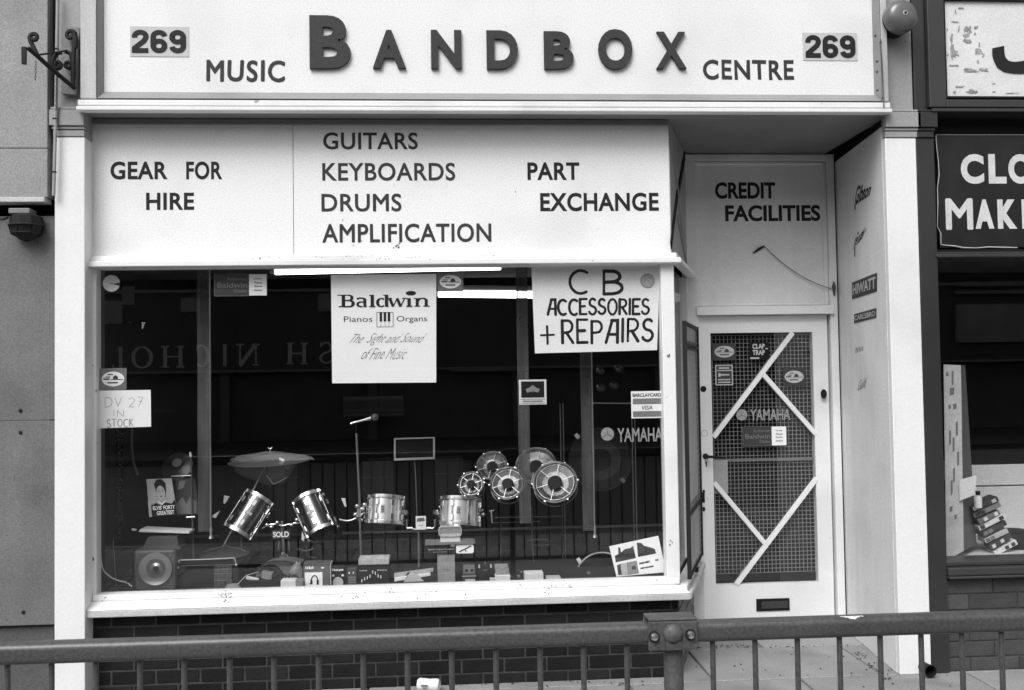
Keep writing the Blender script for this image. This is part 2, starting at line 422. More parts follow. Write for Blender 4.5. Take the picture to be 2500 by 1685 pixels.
# ================================================================== SETTING: ground
YP = .11           # plane of the lower sign, sill brickwork
YD = .90           # plane of the door frame in the porch
g = MB().box(-30, 34, -4.6, 8, -.3, -.012); mk('pavement_base', g, GROUNDM, kind='structure')
pav = bpy.data.objects.new('pavement', None); COL.objects.link(pav); pav['kind'] = 'structure'
proto = None
sl_w, sl_d = .905, .60
rows = []
yy = -4.58
ri = 0
y_edges = [1.02, .62, .02, -.58, -1.18, -1.78, -2.38, -2.98, -3.58, -4.18, -4.55]
for r_i in range(len(y_edges)-1):
    y1, y0 = y_edges[r_i], y_edges[r_i+1]
    x = -7.2 + (.45 if r_i % 2 else 0)
    me = None
    while x < 8.5:
        if me is None:
            a = MB().box(0, sl_w-.012, 0, (y1-y0)-.012, -.05, 0)
            o = mk('paving_slab', a, SLAB, pav, bevel=.004); me = o.data
        else:
            o = bpy.data.objects.new('paving_slab', me); COL.objects.link(o); o.parent = pav
            b = o.modifiers.new('bevel', 'BEVEL'); b.width = .004
        o.location = (x, y0, random.uniform(-.003, .001))
        x += sl_w
# the porch lies behind the window: slabs under the shop floor are hidden by the stall riser
mk('kerb', MB().box(-30, 34, -4.75, -4.6, -.3, -.004), SLAB, kind='structure', bevel=.01)
mk('road', MB().box(-60, 60, -16, -4.75, -.4, -.12), ROAD, kind='structure')
mk('far_pavement', MB().box(-60, 60, -22, -16, -.4, 0), M("far_paving", .05, .9), kind='structure')
mk('ground', MB().box(-150, 150, -150, 150, -.8, -.41), ROAD, kind='structure')

# ================================================================== MUSIC SHOP
XL0, XL1 = XW(133, 850, 0), XW(207, 850, 0)           # left pilaster
XR0, XR1, XR2 = XW(2175, 850, 0), XW(2251, 850, 0), XW(2296, 850, 0)   # right pilaster: white, dark half
shop = thing('music_shop', 'white painted music shop building with a deep door porch and one big display window', 'shop', ((XL0+XR1)/2, .5, 0))
ZT = 5.2
zc0, zc1 = ZW(170, 325, 0), ZW(170, 278, 0)
def pilaster(xa, xb, mw, mg, par, capm, ccs):
    yb = .19 if xa < 0 else .036
    mk('pilaster', MB().box(xa, xb, 0, yb, 0, zc0-.02), mw, par, bevel=.004)
    mk('pilaster_top', MB().box(xa+.004, xb-.006, .008, yb+.0, zc1+.002, ZT), mg, par, bevel=.004)
    c = MB(); h = zc1-zc0
    for k, (a, b, o_) in enumerate(ccs):
        c.box(xa-(o_ if xa < 0 else .001*k), xb+(.001*k if xa < 0 else o_), -o_, yb-.002, zc0-.018+h*a, zc0-.018+h*b)
    mk('capital', c, capm, par, bevel=.003)
CC = ((0, .33, .006), (.36, .5, .012), (.53, 1.35, .022), (1.38, 1.5, .016))
pilaster(XL0, XL1, WHITE, GREYP, shop, GREYP, CC)
pilaster(XR0, XR1, WHITE, GREYP, shop, GREYP, CC)
# dirt skirt at the foot of the right pilaster
# fascia zone
zf_b = ZW(1200, 233, -.02)                  # foot of the sign board
zc_b = ZW(1200, 273, -.06)                  # underside of cornice
XF0, XF1 = XL1-.002, XR0+.002
xs0, xs1 = XW(254, 120, 0), XW(2131, 120, 0)
# main sign
sign = thing('fascia_sign', 'big white fascia sign with raised dark letters spelling BANDBOX over the shop', 'sign', ((xs0+xs1)/2, 0, zf_b))
mk('sign_board', MB().box(xs0, xs1, 0.0, .03, zf_b, 4.6), SIGNW, sign)
NUM = {'2': [[(.16,.66)]+arc(.5,.71,.34,.19,175,-20,10)+[(.72,.52),(.16,.2),(.16,.0)], [(.04,.10),(.98,.10)]],
       '6': [arc(.5,.71,.34,.19,5,180,9)+[(.16,.3)], arc(.5,.31,.34,.21,0,362,20)],
       '9': [[(1-x, 1-y) for x, y in arc(.5,.71,.34,.19,5,180,9)+[(.16,.3)]], [(1-x, 1-y) for x, y in arc(.5,.31,.34,.21,0,362,20)]]}
def TD(q_, Y): x0, y0, x1, y1 = q_; return QP(x0*K, y0*K, x1*K, y1*K, Y)
for ch, bx in (('B', (704,38,797,158)), ('A', (847,71,922,157)), ('N', (979,71,1048,158)), ('D', (1105,72,1176,159)), ('B', (1235,74,1302,159)), ('O', (1358,69,1435,160)), ('X', (1489,75,1557,158))):
    m = MB(); text(m, ch, TD(bx, 0), bold=.038 if ch != 'X' else .03, depth=.020, off=.0005); mk('letter', m, LETTERG, sign, smooth=30, label='raised dark grey letter %s' % ch)
for bx, cd in (((300,69,423,121), (296,61,429,129)), ((1829,81,1942,132), (1823,75,1947,138))):
    q = TD(cd, 0); c = mk('number_card', q.slab(MB(), .003), NUMCARD, sign)
    m = MB(); qn = TD(bx, 0); k_ = 0
    for di, sts in enumerate((NUM['2'], NUM['6'], NUM['9'])):
        qd = qn.sub(di*.345, 0, di*.345+.31, 1); as_ = (qd(1,0)-qd(0,0)).length/(qd(0,1)-qd(0,0)).length
        for st_ in sts: k_ += 1; stroke(m, st_, qd, .235, .215, off=.0042+.0002*k_, asp=as_)
    mk('number', m, INK, c)
for w_, bx, b_ in (('MUSIC', (470,138,646,185), .024), ('CENTRE', (1597,136,1803,182), .028)):
    m = MB(); text(m, w_, TD(bx, 0), bold=b_, off=.0012, sp=1.12, wob=.012); mk('lettering', m, INKG, sign)
# bevelled frame round the sign
fr = MB()
zfi = ZW(1200, 229, 0); zfo = ZW(1200, 243, -.05)
xo0, xo1 = XW(237, 120, -.05), XW(2150, 120, -.05)
fr.hexa([(xo0,-.05,zfo),(xo1,-.05,zfo),(xs1,-.004,zfi),(xs0,-.004,zfi)], [(xo0,.04,zfo),(xo1,.04,zfo),(xs1,.04,zfi),(xs0,.04,zfi)])
fr.hexa([(xo0,-.05,zfo),(xs0,-.004,zfi),(xs0,-.004,4.6),(xo0,-.05,4.6)], [(xo0,.04,zfo),(xs0,.04,zfi),(xs0,.04,4.6),(xo0,.04,4.6)])
fr.hexa([(xs1,-.004,zfi),(xo1,-.05,zfo),(xo1,-.05,4.6),(xs1,-.004,4.6)], [(xs1,.04,zfi),(xo1,.04,zfo),(xo1,.04,4.6),(xs1,.04,4.6)])
mk('sign_frame', fr, BEVELG, sign)
# outer white frame and cornice
cr = MB(); zh = ZW(1200, 247, -.06); zm = ZW(1200, 262, -.06)
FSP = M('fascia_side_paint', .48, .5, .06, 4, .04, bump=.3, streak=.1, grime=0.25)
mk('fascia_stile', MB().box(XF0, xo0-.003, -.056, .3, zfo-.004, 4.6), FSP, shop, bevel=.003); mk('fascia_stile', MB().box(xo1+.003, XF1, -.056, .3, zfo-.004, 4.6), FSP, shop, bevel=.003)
cr = MB()
cr.box(XF0-.012, XF1+.006, -.062, -.012, zm+.003, zh)
cr.box(XF0-.016, XF1+.010, -.072, -.012, zc_b, zm-.003)
mk('cornice', cr, WHITEW, shop, bevel=.004)
mk('cornice_groove', MB().box(XF0, XF1, -.040, -.008, zc_b+.01, zfo-.001), M('groove_shadow_paint', .16, .8), shop)
# soffit: over the sign strip and the porch
zs = zc_b
XC = XW(1640, 640, YP)                      # front corner of the splayed window
XBk = XW(1678, 680, YD)                     # back corner, where the splay meets the door frame
XRW = XW(2049, 700, YD)                     # back edge of the porch wall
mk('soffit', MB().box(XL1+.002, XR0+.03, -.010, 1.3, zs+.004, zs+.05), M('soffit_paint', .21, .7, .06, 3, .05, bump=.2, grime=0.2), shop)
# lower white panels
xp = [XW(222, 450, YP), XW(716, 450, YP), XC]
zlb = ZW(900, 624, YP)
low = thing('panel_sign', 'wide white panel sign with painted trade words between the fascia and the display window', 'sign', ((xp[0]+xp[2])/2, YP, zlb))
mk('panel', MB().box(xp[0], xp[1]-.0015, YP, YP+.03, zlb, zs+.002), SIGNW2, low, bevel=.001)
mk('panel', MB().box(xp[1]+.0015, xp[2]-.004, YP, YP+.03, zlb, zs+.002), SIGNW2, low, bevel=.001)
mk('panel_backing', MB().box(xp[0], xp[2]-.02, YP+.031, YP+.05, zlb, zs), DARKGAP, low)
zt0, zt1 = ZW(900, 304, YP-.02), ZW(900, 291, YP-.02)
mk('head_shade_strip', MB().box(xp[0], xp[2]-.004, YP-.016, YP-.001, zt0, zs+.001), M('head_shade_dark', .2, .7, .1, 5, .05), low, bevel=.003)  # dark strip stands in for the shade band under the soffit
for w_, bx, mt, b_ in (('GEAR', (251,367,381,408), INK, .027), ('FOR', (423,367,505,408), INK, .027), ('HIRE', (332,438,441,477), INK, .027),
        ('GUITARS', (734,301,949,340), INKG, .018), ('KEYBOARDS', (732,370,1034,411), INKG, .018), ('DRUMS', (731,441,911,480), INKG, .018), ('AMPLIFICATION', (733,509,1115,550), INKG, .018),
        ('PART', (1198,369,1316,409), INK, .027), ('EXCHANGE', (1227,438,1496,480), INK, .027)):
    m = MB(); text(m, w_, TD(bx, YP), bold=b_, sp=1.06); mk('lettering', m, mt, low)
# ledge over the window, returning along the splay
zl0, zl1, zl2 = ZW(900, 647, YP-.05), ZW(900, 634, YP-.05), ZW(900, 622, YP-.03)
sdir = (Vector((XBk, YD, 0))-Vector((XC, YP, 0))); sdir.z = 0; SL = sdir.length; sdir.normalize(); snor = Vector((sdir.y, -sdir.x, 0))  # faces the porch
def splay(s, z, off=0): p = Vector((XC, YP, 0)) + sdir*s + snor*off; p.z = z; return p
def sbox(mb, s0, s1, z0, z1, o0, o1):     # box along the splayed side, o1 > o0 outwards
    mb.hexa([splay(s0,z0,o1), splay(s1,z0,o1), splay(s1,z1,o1), splay(s0,z1,o1)], [splay(s0,z0,o0), splay(s1,z0,o0), splay(s1,z1,o0), splay(s0,z1,o0)]); return mb
lg = MB()
lg.hexa([(XL1-.003,YP-.06,zl0),(XC+.035,YP-.06,zl0),(XC+.035,YP-.06,zl1),(XL1-.003,YP-.06,zl1)], [(XL1-.003,.2,zl0),(XC,.2,zl0),(XC,.2,zl1),(XL1-.003,.2,zl1)])
lg.box(xp[0]-.02, XC+.02, YP-.035, YP+.02, zl1+.002, zl2)
sbox(lg, -.045, SL-.02, zl0+.001, zl1-.001, 0, .055); sbox(lg, -.02, SL-.02, zl1+.001, zl2-.001, 0, .03)
mk('window_ledge', lg, WHITEW, shop, bevel=.004)
# splayed side above the ledge
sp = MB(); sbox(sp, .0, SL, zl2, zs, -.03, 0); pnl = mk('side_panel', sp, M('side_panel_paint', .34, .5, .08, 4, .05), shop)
def spx(px, py, off=0): return PP(px, py, Vector((XC, YP, 0))+snor*off, snor)
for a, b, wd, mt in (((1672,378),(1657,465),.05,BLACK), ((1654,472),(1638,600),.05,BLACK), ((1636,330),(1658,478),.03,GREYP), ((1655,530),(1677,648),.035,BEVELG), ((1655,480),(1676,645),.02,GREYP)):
    m = MB(); m.bar(spx(*a, .004), spx(*b, .004), wd, .006, snor); mk('reflected_bar_strip', m, mt, pnl)  # strips draw a reflection of diagonal bars on the panel
# window frame -----------------------------------------------------
YG = .15
z_gb = ZW(900, 1428, YG); z_gt = zl0
zsill = ZW(900, 1438, YP-.03)
xw0, xw1 = XW(241, 1000, YG), XW(1617, 1000, YG-.02)
wf = MB()
wf.box(XL1-.001, xw0, YP, YG+.04, zsill-.02, zl0)      # left stile
wf.box(xw0, xw1, YG+.001, YG+.05, zl0-.004, zl0+.05)
mk('window_stile', wf, WHITEW, shop, bevel=.004)
mk('corner_post', MB().hexa([(xw1,YP-.012,zsill-.01),(XC+.008,YP-.012,zsill-.01),(XC+.008,YP-.012,zl0+.01),(xw1,YP-.012,zl0+.01)], [(xw1,YG+.03,zsill-.01),(XC+.012,YG+.03,zsill-.01),(XC+.012,YG+.03,zl0+.01),(xw1,YG+.03,zl0+.01)]), WHITEW, shop, bevel=.004)
mk('window_pane', MB().box(xw0, xw1, YG, YG+.006, z_gb-.01, zl0), GLASS, shop)
# bottom rail + sill in steps
zr = ZW(900, 1432, YG-.03); zq = ZW(900, 1452, YP-.04); zu = ZW(900, 1472, YP-.09); zb = ZW(900, 1489, YP-.09)
sm = MB(); sm.box(XL1+.002, XC+.005, YP-.015, YG+.03, zq, zr)
mk('bottom_rail', sm, WHITEW, shop, bevel=.005)
sm = MB()
sm.hexa([(XL1-.008,YP-.09,zu),(XC+.045,YP-.09,zu),(XC+.012,YP-.02,zq),(XL1-.008,YP-.02,zq)], [(XL1-.008,YG,zu),(XC+.04,YG,zu),(XC+.012,YG,zq),(XL1-.008,YG,zq)])
mk('sill_top', sm, WHITEW, shop, bevel=.003)
sm = MB(); sm.box(XL1-.008, XC+.043, YP-.088, YG, zb, zu-.001)
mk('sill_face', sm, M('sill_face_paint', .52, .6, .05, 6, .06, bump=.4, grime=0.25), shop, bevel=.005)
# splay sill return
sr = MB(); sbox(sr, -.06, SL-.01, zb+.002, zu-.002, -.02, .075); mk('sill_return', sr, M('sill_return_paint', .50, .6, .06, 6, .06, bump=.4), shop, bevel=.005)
sr = MB(); sbox(sr, -.03, SL-.01, zu, zq, -.02, .05); mk('sill_return_top', sr, WHITEW, shop, bevel=.005)
# paint chips on sill and ledge: bare flecks
def fleck(mb, px, py, Y, r, n=7):
    c = P(px, py, Y); pts = []
    for i in range(n):
        a = 2*math.pi*i/n; rr = r*random.uniform(.35, 1.1); pts.append(c+Vector((math.cos(a)*rr, 0, math.sin(a)*rr)))
    mb.poly(pts, Vector((0, .004, 0)))
ch = MB()
for cx, cy, n_, s_ in ((548,1452,26,11), (548,1466,12,7), (1337,1433,9,5), (1270,1431,4,2), (1335,1444,6,8), (955,1446,6,5), (880,1454,8,14), (1060,1448,6,12), (820,1458,8,30), (1015,1462,4,14), (1140,1451,6,40), (250,1462,5,6)):
    for _ in range(n_): fleck(ch, random.gauss(cx, s_), random.gauss(cy, 4), YP-.094+(.02 if cy < 1455 else 0), random.uniform(.001, .0048))
mk('paint_chips', ch, M('bare_wood', .10, .9), shop, kind='stuff')
ch = MB()
for cx, cy, n_, s_ in ((870,627,16,30), (940,632,8,14), (1000,629,8,40), (1190,624,6,10), (780,628,5,40), (640,630,6,60)):
    for _ in range(n_): fleck(ch, random.gauss(cx, s_), random.gauss(cy, 2.5), YP-.062, random.uniform(.001, .0035))
for cx, cy in ((220, 890), (226, 1367)):
    for _ in range(6): fleck(ch, random.gauss(cx, 2), random.gauss(cy, 3), YP-.002 if cx < 1000 else YP-.02, random.uniform(.003, .007))
for cx, cy in ((1631, 868), (1638, 1325)):
    for _ in range(5): fleck(ch, random.gauss(cx, 2), random.gauss(cy, 3), YP-.016, random.uniform(.002, .006))
for cx, cy in ((970, 598), (967, 601), (973, 603), (975, 594), (961, 605)): fleck(ch, cx, cy, YP-.003, .006)
for cx, cy in ((837, 537), (471, 303), (883, 588), (1258, 468), (862, 600)): fleck(ch, cx, cy, YP-.003, .0035)
mk('ledge_chips', ch, M('bare_fleck', .08, .9), shop, kind='stuff')
# brick stall riser ------------------------------------------------
def brickwork(parent, x0, x1, z0, z1, Y, mb_m, br_m, row_h=.0745, L=.2245, off=0, joint=.010):
    base = mk('brick_wall', MB().box(x0, x1, Y+.0035, Y+.11, z0, z1), mb_m, parent)
    cache = {}; r = 0; z = z1
    while z > z0+.005:
        za = max(z-row_h+joint, z0); x = x0 - (L*.5 if r % 2 else 0) - off
        while x < x1:
            a, b = max(x, x0), min(x+L-joint, x1)
            if b-a > .015:
                k = (round(b-a, 3), round(z-za, 3))
                if k not in cache:
                    o = mk('brick', MB().box(0, k[0], 0, .05, 0, k[1]), br_m, base, bevel=.003)
                    o.data.transform(Matrix.Translation(worldloc(base))); cache[k] = o.data
                else:
                    o = bpy.data.objects.new('brick', cache[k]); COL.objects.link(o); o.parent = base
                    bv = o.modifiers.new('bevel', 'BEVEL'); bv.width = .003; bv.segments = 2
                o.location = Vector((a, Y+random.uniform(-.0015, .0015), za)) - worldloc(base)
            x += L
        z -= row_h; r += 1
    return base
brickwork(shop, XL1+.003, XC-.006, 0, zb-.001, YP, MORTAR, BRICK, off=.13)
# side brickwork along the splay
side = MB(); sbox(side, .01, SL, 0, zb, -.08, -.006); sb = mk('side_brick_wall', side, MORTAR2, shop)
z = zb-.002; r = 0
while z > .02:
    s = .012 + (-.11 if r % 2 else 0)
    while s < SL-.01:
        a, b = max(s, .012), min(s+.214, SL-.004)
        if b-a > .02:
            m = MB(); sbox(m, a, b, max(z-.0645, .002), z, -.05, 0); mk('brick', m, BRICK2, sb, bevel=.003)
        s += .2245
    z -= .0745; r += 1
# splayed side window
m = MB(); sbox(m, .02, SL-.02, zq, zl0, -.036, -.030); mk('side_pane', m, GLASS, shop)
m = MB(); sbox(m, SL-.05, SL+.0, zq, zl0-.001, -.045, .0); mk('side_stile', m, PORCHW, shop)
mesh_ = thing('window_grille', 'wire mesh security grille in a dark frame over the angled side pane by the porch', 'grille', splay(SL*.5, zq, .05))
zg0, zg1 = zq+.02, ZW(1660, 790, .4)
m = MB()
for a in (.03, SL-.07): sbox(m, a, a+.022, zg0, zg1, .045, .067)
for z_ in (zg0, zg0+(zg1-zg0)*.235, zg0+(zg1-zg0)*.9, zg1-.02):
    sbox(m, .05, SL-.07, z_, z_+.018, .046, .064)
sbox(m, .052, SL-.07, zg0+(zg1-zg0)*.235, zg0+(zg1-zg0)*.27, .044, .046)
sbox(m, .052, SL-.07, zg0+(zg1-zg0)*.89, zg0+(zg1-zg0)*.93, .044, .046)
mk('grille_frame', m, WIRED, mesh_)
m = MB(); s = .06
while s < SL-.06: m.tube([splay(s, zg0, .056), splay(s, zg1, .056)], .0009, 4, False); s += .028
z_ = zg0+.03
while z_ < zg1: m.tube([splay(.04, z_, .058), splay(SL-.05, z_, .058)], .0009, 4, False); z_ += .034
mk('wire_mesh', m, WIREM, mesh_)
m = MB(); m.obox(splay(SL-.05, zg0+(zg1-zg0)*.25, .07), Vector((0,0,.03)), sdir*.008, snor*.012); m.obox(splay(SL*.45, zg0-.012, .06), Vector((0,0,.012)), sdir*.02, snor*.012); mk('catch', m, IRON, mesh_)

# porch: transom, door frame, door, side wall ----------------------
zdt = ZW(1860, 757, YD)     # underside region of transom bar
def DB(x0, y0, x1, y1, Y): return ext(x0, y0, x1, y1, Y)
xa, xb, za, zb2 = DB(1699, 396, 2012, 742, YD+.03)
m = MB().box(XBk-.03, XRW+.03, YD+.05, YD+.08, ZW(1860, 760, YD), zs)
mk('transom_panel', MB().box(xa-.03, xb+.03, YD+.03, YD+.05, za-.03, zs-.01), PORCHW, shop)
m = MB(); xx0, xx1, z0_, z1_ = DB(1677, 372, 2049, 1520, YD)
zdoor0 = 0.02
m.box(XBk-.01, xa-.002, YD, YD+.1, 0, zs-.003)                     # left frame post
m.box(xb+.016, XW(2048, 900, YD)+.004, YD, YD+.1, 0, zs-.003)          # right frame post
mk('door_frame', m, PORCHW, shop, bevel=.004)
m = MB()
m.box(xa-.001, xb+.015, YD+.008, YD+.06, ZW(1860, 392, YD), zs-.002)
m.box(xa+.0, xb+.002, YD+.016, YD+.05, ZW(1860, 400, YD), ZW(1860, 393, YD)-.001)
m.box(xa-.0005, xa+.012, YD+.018, YD+.05, za, ZW(1860, 401, YD)); m.box(xb-.012, xb+.014, YD+.018, YD+.05, za, ZW(1860, 401, YD))
m.box(xa, xb+.013, YD+.016, YD+.05, za-.012, za)
mk('transom_moulding', m, PORCHW, shop, bevel=.003)
zt_a, zt_b = ZW(1860, 768, YD-.03), ZW(1860, 747, YD-.03)
mk('transom_bar', MB().box(xa-.02, xb+.03, YD-.03, YD+.09, zt_a, zt_b), DOORW, shop, bevel=.004)
m = MB(); text(m, 'CREDIT', TD((1624,414,1761,452), YD+.03), bold=.032); mk('lettering', m, INK, shop)
m = MB(); text(m, 'FACILITIES', TD((1647,466,1863,503), YD+.03), bold=.032); mk('lettering', m, INK, shop)
o = pipe_px([(1846,616),(1856,606),(1866,602),(1885,620),(1910,642),(1950,670),(1990,691),(2030,706)], [YD+.024,YD+.02,YD+.012,YD+.015,YD+.012,YD+.01,YD+.008,YD-.006], .0026, CABLED, 'loose_wire')
tag(o, 'thin loose wire trailing down across the panel above the door', 'wire')
m = MB(); m.tube([P(1838,619,YD+.024), P(1852,609,YD+.018), P(1866,601,YD+.012)], [.003,.009,.006], 8); m2 = mk('cable_end', m, IRON, o)
m = MB(); m.tube([P(2036,688,YD-.006), P(2036,700,YD-.014), P(2037,722,YD-.006)], [.004,.014,.005], 8); mk('clip', m, CABLED, o)
# right porch wall
pw0, pw1 = Vector((XR0, .04, 0)), Vector((XRW, YD+.02, 0))
wn = Vector(((pw1-pw0).y, -(pw1-pw0).x, 0)).normalized()
if wn.x > 0: wn = -wn
def wallp(px, py): return PP(px, py, pw0, wn)
def WQ(pts): q = Quad(*[wallp(x, y) for x, y in pts]); q.n = wn; return q
m = MB(); a, b = pw0, pw1
t_ = Vector((.08, 0, 0))
m.hexa([a, b, b+Vector((0,0,zs-.05)), a+Vector((0,0,zs-.05))], [a+t_, b+t_, b+t_+Vector((0,0,zs-.05)), a+t_+Vector((0,0,zs-.05))])
mk('porch_wall', m, M('porch_wall_paint', .80, .6, .04, 2, .05, bump=.2, streak=.05, grime=0.16), shop)
m = MB(); a2, b2 = a+t_*.3, b+t_*.3
m.hexa([a2+Vector((0,0,zs-.05)), b2+Vector((0,0,zs-.05)), b2+Vector((0,0,zs)), a2+Vector((0,0,zs))], [a2+t_+Vector((0,0,zs-.05)), b2+t_+Vector((0,0,zs-.05)), b2+t_+Vector((0,0,zs)), a2+t_+Vector((0,0,zs))])
mk('shadow_gap', m, BLACK, shop)
def wtext(body, pts, mt, bold=.01, shear=0, off=.001, name='wall_lettering', wob=0):
    m = MB(); text(m, body, WQ(pts), bold=bold, shear=shear, off=off, wob=wob); return mk(name, m, mt, shop)
s_ = 1/2.53
def z8(x, y): return (2000+x*s_, 380+y*s_)
wtext('Gibson', [z8(218,310), z8(328,240), z8(332,163), z8(218,190)], INK, .03, .15)
m = MB(); m.bar(wallp(*z8(224,300))+wn*.003, wallp(*z8(224,335))+wn*.003, .012, .002, wn); mk('lettering_tail', m, INK, shop)
wtext('Fender', [z8(206,580), z8(300,480), z8(310,420), z8(206,500)], INK, .012, .3, wob=.05)
m = MB(); m.bar(wallp(*z8(222,560))+wn*.003, wallp(*z8(222,625))+wn*.003, .010, .002, wn); mk('lettering_tail', m, INKG, shop)
for body, pl, tx in (('HIWATT', [(205,888),(358,838),(358,724),(205,785)], [(212,862),(352,818),(352,745),(212,800)]), ('CARLSBRO', [(218,1036),(354,1000),(354,942),(218,980)], [(222,1020),(350,990),(350,957),(222,990)])):
    q = WQ([z8(*p) for p in pl]); c = mk('name_plate', q.slab(MB(), .003), M('plate_ink', .035, .6, .1, 8), shop)
    m = MB(); text(m, body, WQ([z8(*p) for p in tx]), bold=.03 if body == 'HIWATT' else .02, off=.0045); mk('lettering', m, NUMCARD, c)
GHOST = M('faded_lettering', .17, .6, .2, 30)
gq = WQ([z8(224,1222), z8(275,1205), z8(275,1163), z8(224,1185)]); m = MB()
for i in range(5): m.poly([gq(u, v, .001) for u, v in ((.2*i+.02,.05),(.2*i+.10,.0),(.2*i+.16,.8),(.2*i+.07,1-.1*i))], -gq.n*.0004)
mk('ghost_lettering', m, GHOST, shop)
wtext('Guild', [z8(236,1455), z8(298,1425), z8(298,1365), z8(236,1395)], GHOST, .0, .25)
mk('step', MB().box(XBk-.01, XRW+.02, YD-.02, YD+.25, 0.001, .035), SLAB, shop, bevel=.006)

# door
YL = YD+.025
dx0, dx1, dz0, dz1 = XW(1700, 1100, YL), XW(2027, 1100, YL), .04, zt_a-.004
gx0, gx1, gz0, gz1 = ext(1741, 812, 1991, 1425, YL)
door = mk('door', MB().box(dx0, gx0, YL, YL+.045, dz0, dz1).box(gx1, dx1, YL, YL+.045, dz0, dz1).box(gx0, gx1, YL, YL+.045, gz1, dz1).box(gx0, gx1, YL, YL+.045, dz0, gz0), DOORW, shop)
mk('door_pane', MB().box(gx0, gx1, YL+.02, YL+.026, gz0, gz1), GLASSD, door)
for a, b in (((1934.6,812.6),(1741.5,1068)), ((1862.6,914),(1991.5,1060.7)), ((1743.7,1179),(1868.7,1328.6)), ((1992.8,1168),(1797,1427))):
    m = MB(); m.bar(P(*a, YL+.004), P(*b, YL+.004), .029, .022); mk('diagonal_bar', m, DOORW, door, bevel=.002)
wx0, wx1, wz0, wz1 = ext(1744, 818, 1984, 1398, YL+.05)
m = MB(); n_ = 25
for i in range(n_+1):
    x = wx0+(wx1-wx0)*i/n_; m.box(x-.0014, x+.0014, YL+.050, YL+.0525, wz0, wz1)
nz = int((wz1-wz0)/((wx1-wx0)/n_))
for i in range(nz+1):
    z = wz0+(wz1-wz0)*i/nz; m.box(wx0, wx1, YL+.0530, YL+.0555, z-.0014, z+.0014)
mk('wire_mesh', m, M('door_wire', .36, .5, metal=.1), door)
x0, x1, z0, z1 = ext(1742, 1119, 1989, 1126, YL+.03)
mk('mesh_rail', MB().box(x0, x1, YL+.03, YL+.045, z0, z1), MIDG, door)
x0, x1, z0, z1 = ext(1743, 1124, 1777, 1205, YL+.03)
mk('lock_cover', MB().box(x0, x1, YL+.028, YL+.046, z0, z1), PAPERG, door)
x0, x1, z0, z1 = ext(1744, 1401, 1990, 1424, YL+.05)
mk('bottom_blank', MB().box(x0, x1, YL+.05, YL+.056, z0, z1), BLACK, door)
x0, x1, z0, z1 = ext(1846, 1461, 1927, 1491, YL)
m = MB(); m.mat(BLACK).box(x0, x1, YL-.008, YL-.0005, z0, z1); m.mat(DARKP2).box(x0+.03, x1-.012, YL-.013, YL-.0085, z0+.016, z1-.016); mk('letterbox', m, None, door, bevel=.002)
m = MB(); c = P(1722, 1114, YL); m.lathe(c, (0,-1,0), [(.018,.0),(.018,.006),(.013,.01),(.012,.05),(0,.052)], 16); m.tube([c+Vector((0,-.045,0)), c+Vector((.05,-.05,-.002)), c+Vector((.105,-.048,-.008))], [.010,.008,.007], 10)
mk('handle', m, IRON, door, smooth=50)
q = QP(1714, 1092, 1733, 1150, YL); m = MB(); m.mat(DOORW); q.slab(m, .003); m.mat(IRON); c = q(.5,.35,.004); m.lathe(c, (0,-1,0), [(.006,-.002),(.006,.001),(0,.001)], 12); m.obox(q(.5,.24,.004), (.003,0,0), (0,.0015,0), (0,0,.010))
mk('lock_plate', m, None, door, bevel=.0008)
for (px, py, rx, rz) in ((1717,950,.019,.019), (1718,1201,.008,.014), (1718,1243,.009,.014), (2011,962,.019,.030)):
    c = P(px, py, YL if px < 2000 else YD); m = MB(); m.poly([c+Vector((rx*math.cos(a*math.pi/9), -.003, rz*math.sin(a*math.pi/9))) for a in range(18)], Vector((0,.004,0))); mk('bolt_hole', m, BLACK, door)
m = MB(); m.torus(P(1720,1058,YL), (0,-1,0), .019, .0022, 24, 6); mk('lock_ring', m, PAPERG, door, smooth=60)

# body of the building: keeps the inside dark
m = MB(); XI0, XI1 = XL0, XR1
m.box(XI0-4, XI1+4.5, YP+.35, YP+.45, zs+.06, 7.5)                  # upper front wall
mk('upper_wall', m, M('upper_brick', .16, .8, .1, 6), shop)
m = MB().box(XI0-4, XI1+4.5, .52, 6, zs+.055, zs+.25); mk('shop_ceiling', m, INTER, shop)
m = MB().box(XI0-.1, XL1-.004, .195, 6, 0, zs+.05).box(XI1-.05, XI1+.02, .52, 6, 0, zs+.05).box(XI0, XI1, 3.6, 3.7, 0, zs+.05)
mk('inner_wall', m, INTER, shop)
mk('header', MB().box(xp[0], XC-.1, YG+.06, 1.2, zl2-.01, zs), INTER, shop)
# display bed
ZF = z_gb-.035
PXB = [(XL1+.01, YG+.05), (XC-.03, YG+.05), (XBk-.06, YD-.02), (XBk-.06, 1.35), (XL1+.01, 1.35)]
mk('display_floor', MB().poly([Vector((x, y, ZF)) for x, y in PXB], Vector((0,0,-.04))), M('display_felt', .016, .9, .2, 10, .1), shop)
zbp = ZW(900, 1303, 1.3)
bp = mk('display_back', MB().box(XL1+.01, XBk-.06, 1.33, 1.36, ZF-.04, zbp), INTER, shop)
x = XL1+.02; i = 0
PLANK = M('dark_planks', .011, .6, .1, 4, .05, objrand=.25)
while x < XBk-.1:
    mk('plank', MB().box(x, min(x+.118, XBk-.06), 1.318, 1.329, ZF, zbp-.006), PLANK, bp); x += .122
mk('back_rail', MB().box(XL1+.02, XBk-.07, 1.30, 1.36, zbp, zbp+.008), M('thin_rail', .12, .5), bp)
# shelf lines and fittings in the depth of the shop
sh = MB()
for (x0, y0, x1, y1, Y) in ((242,1110,262,1290,.5),):
    a, b, c, d = ext(x0, y0, x1, y1, Y); sh.box(a, b, Y, Y+.02, c, d)
mk('window_lining', sh, CURT, shop)

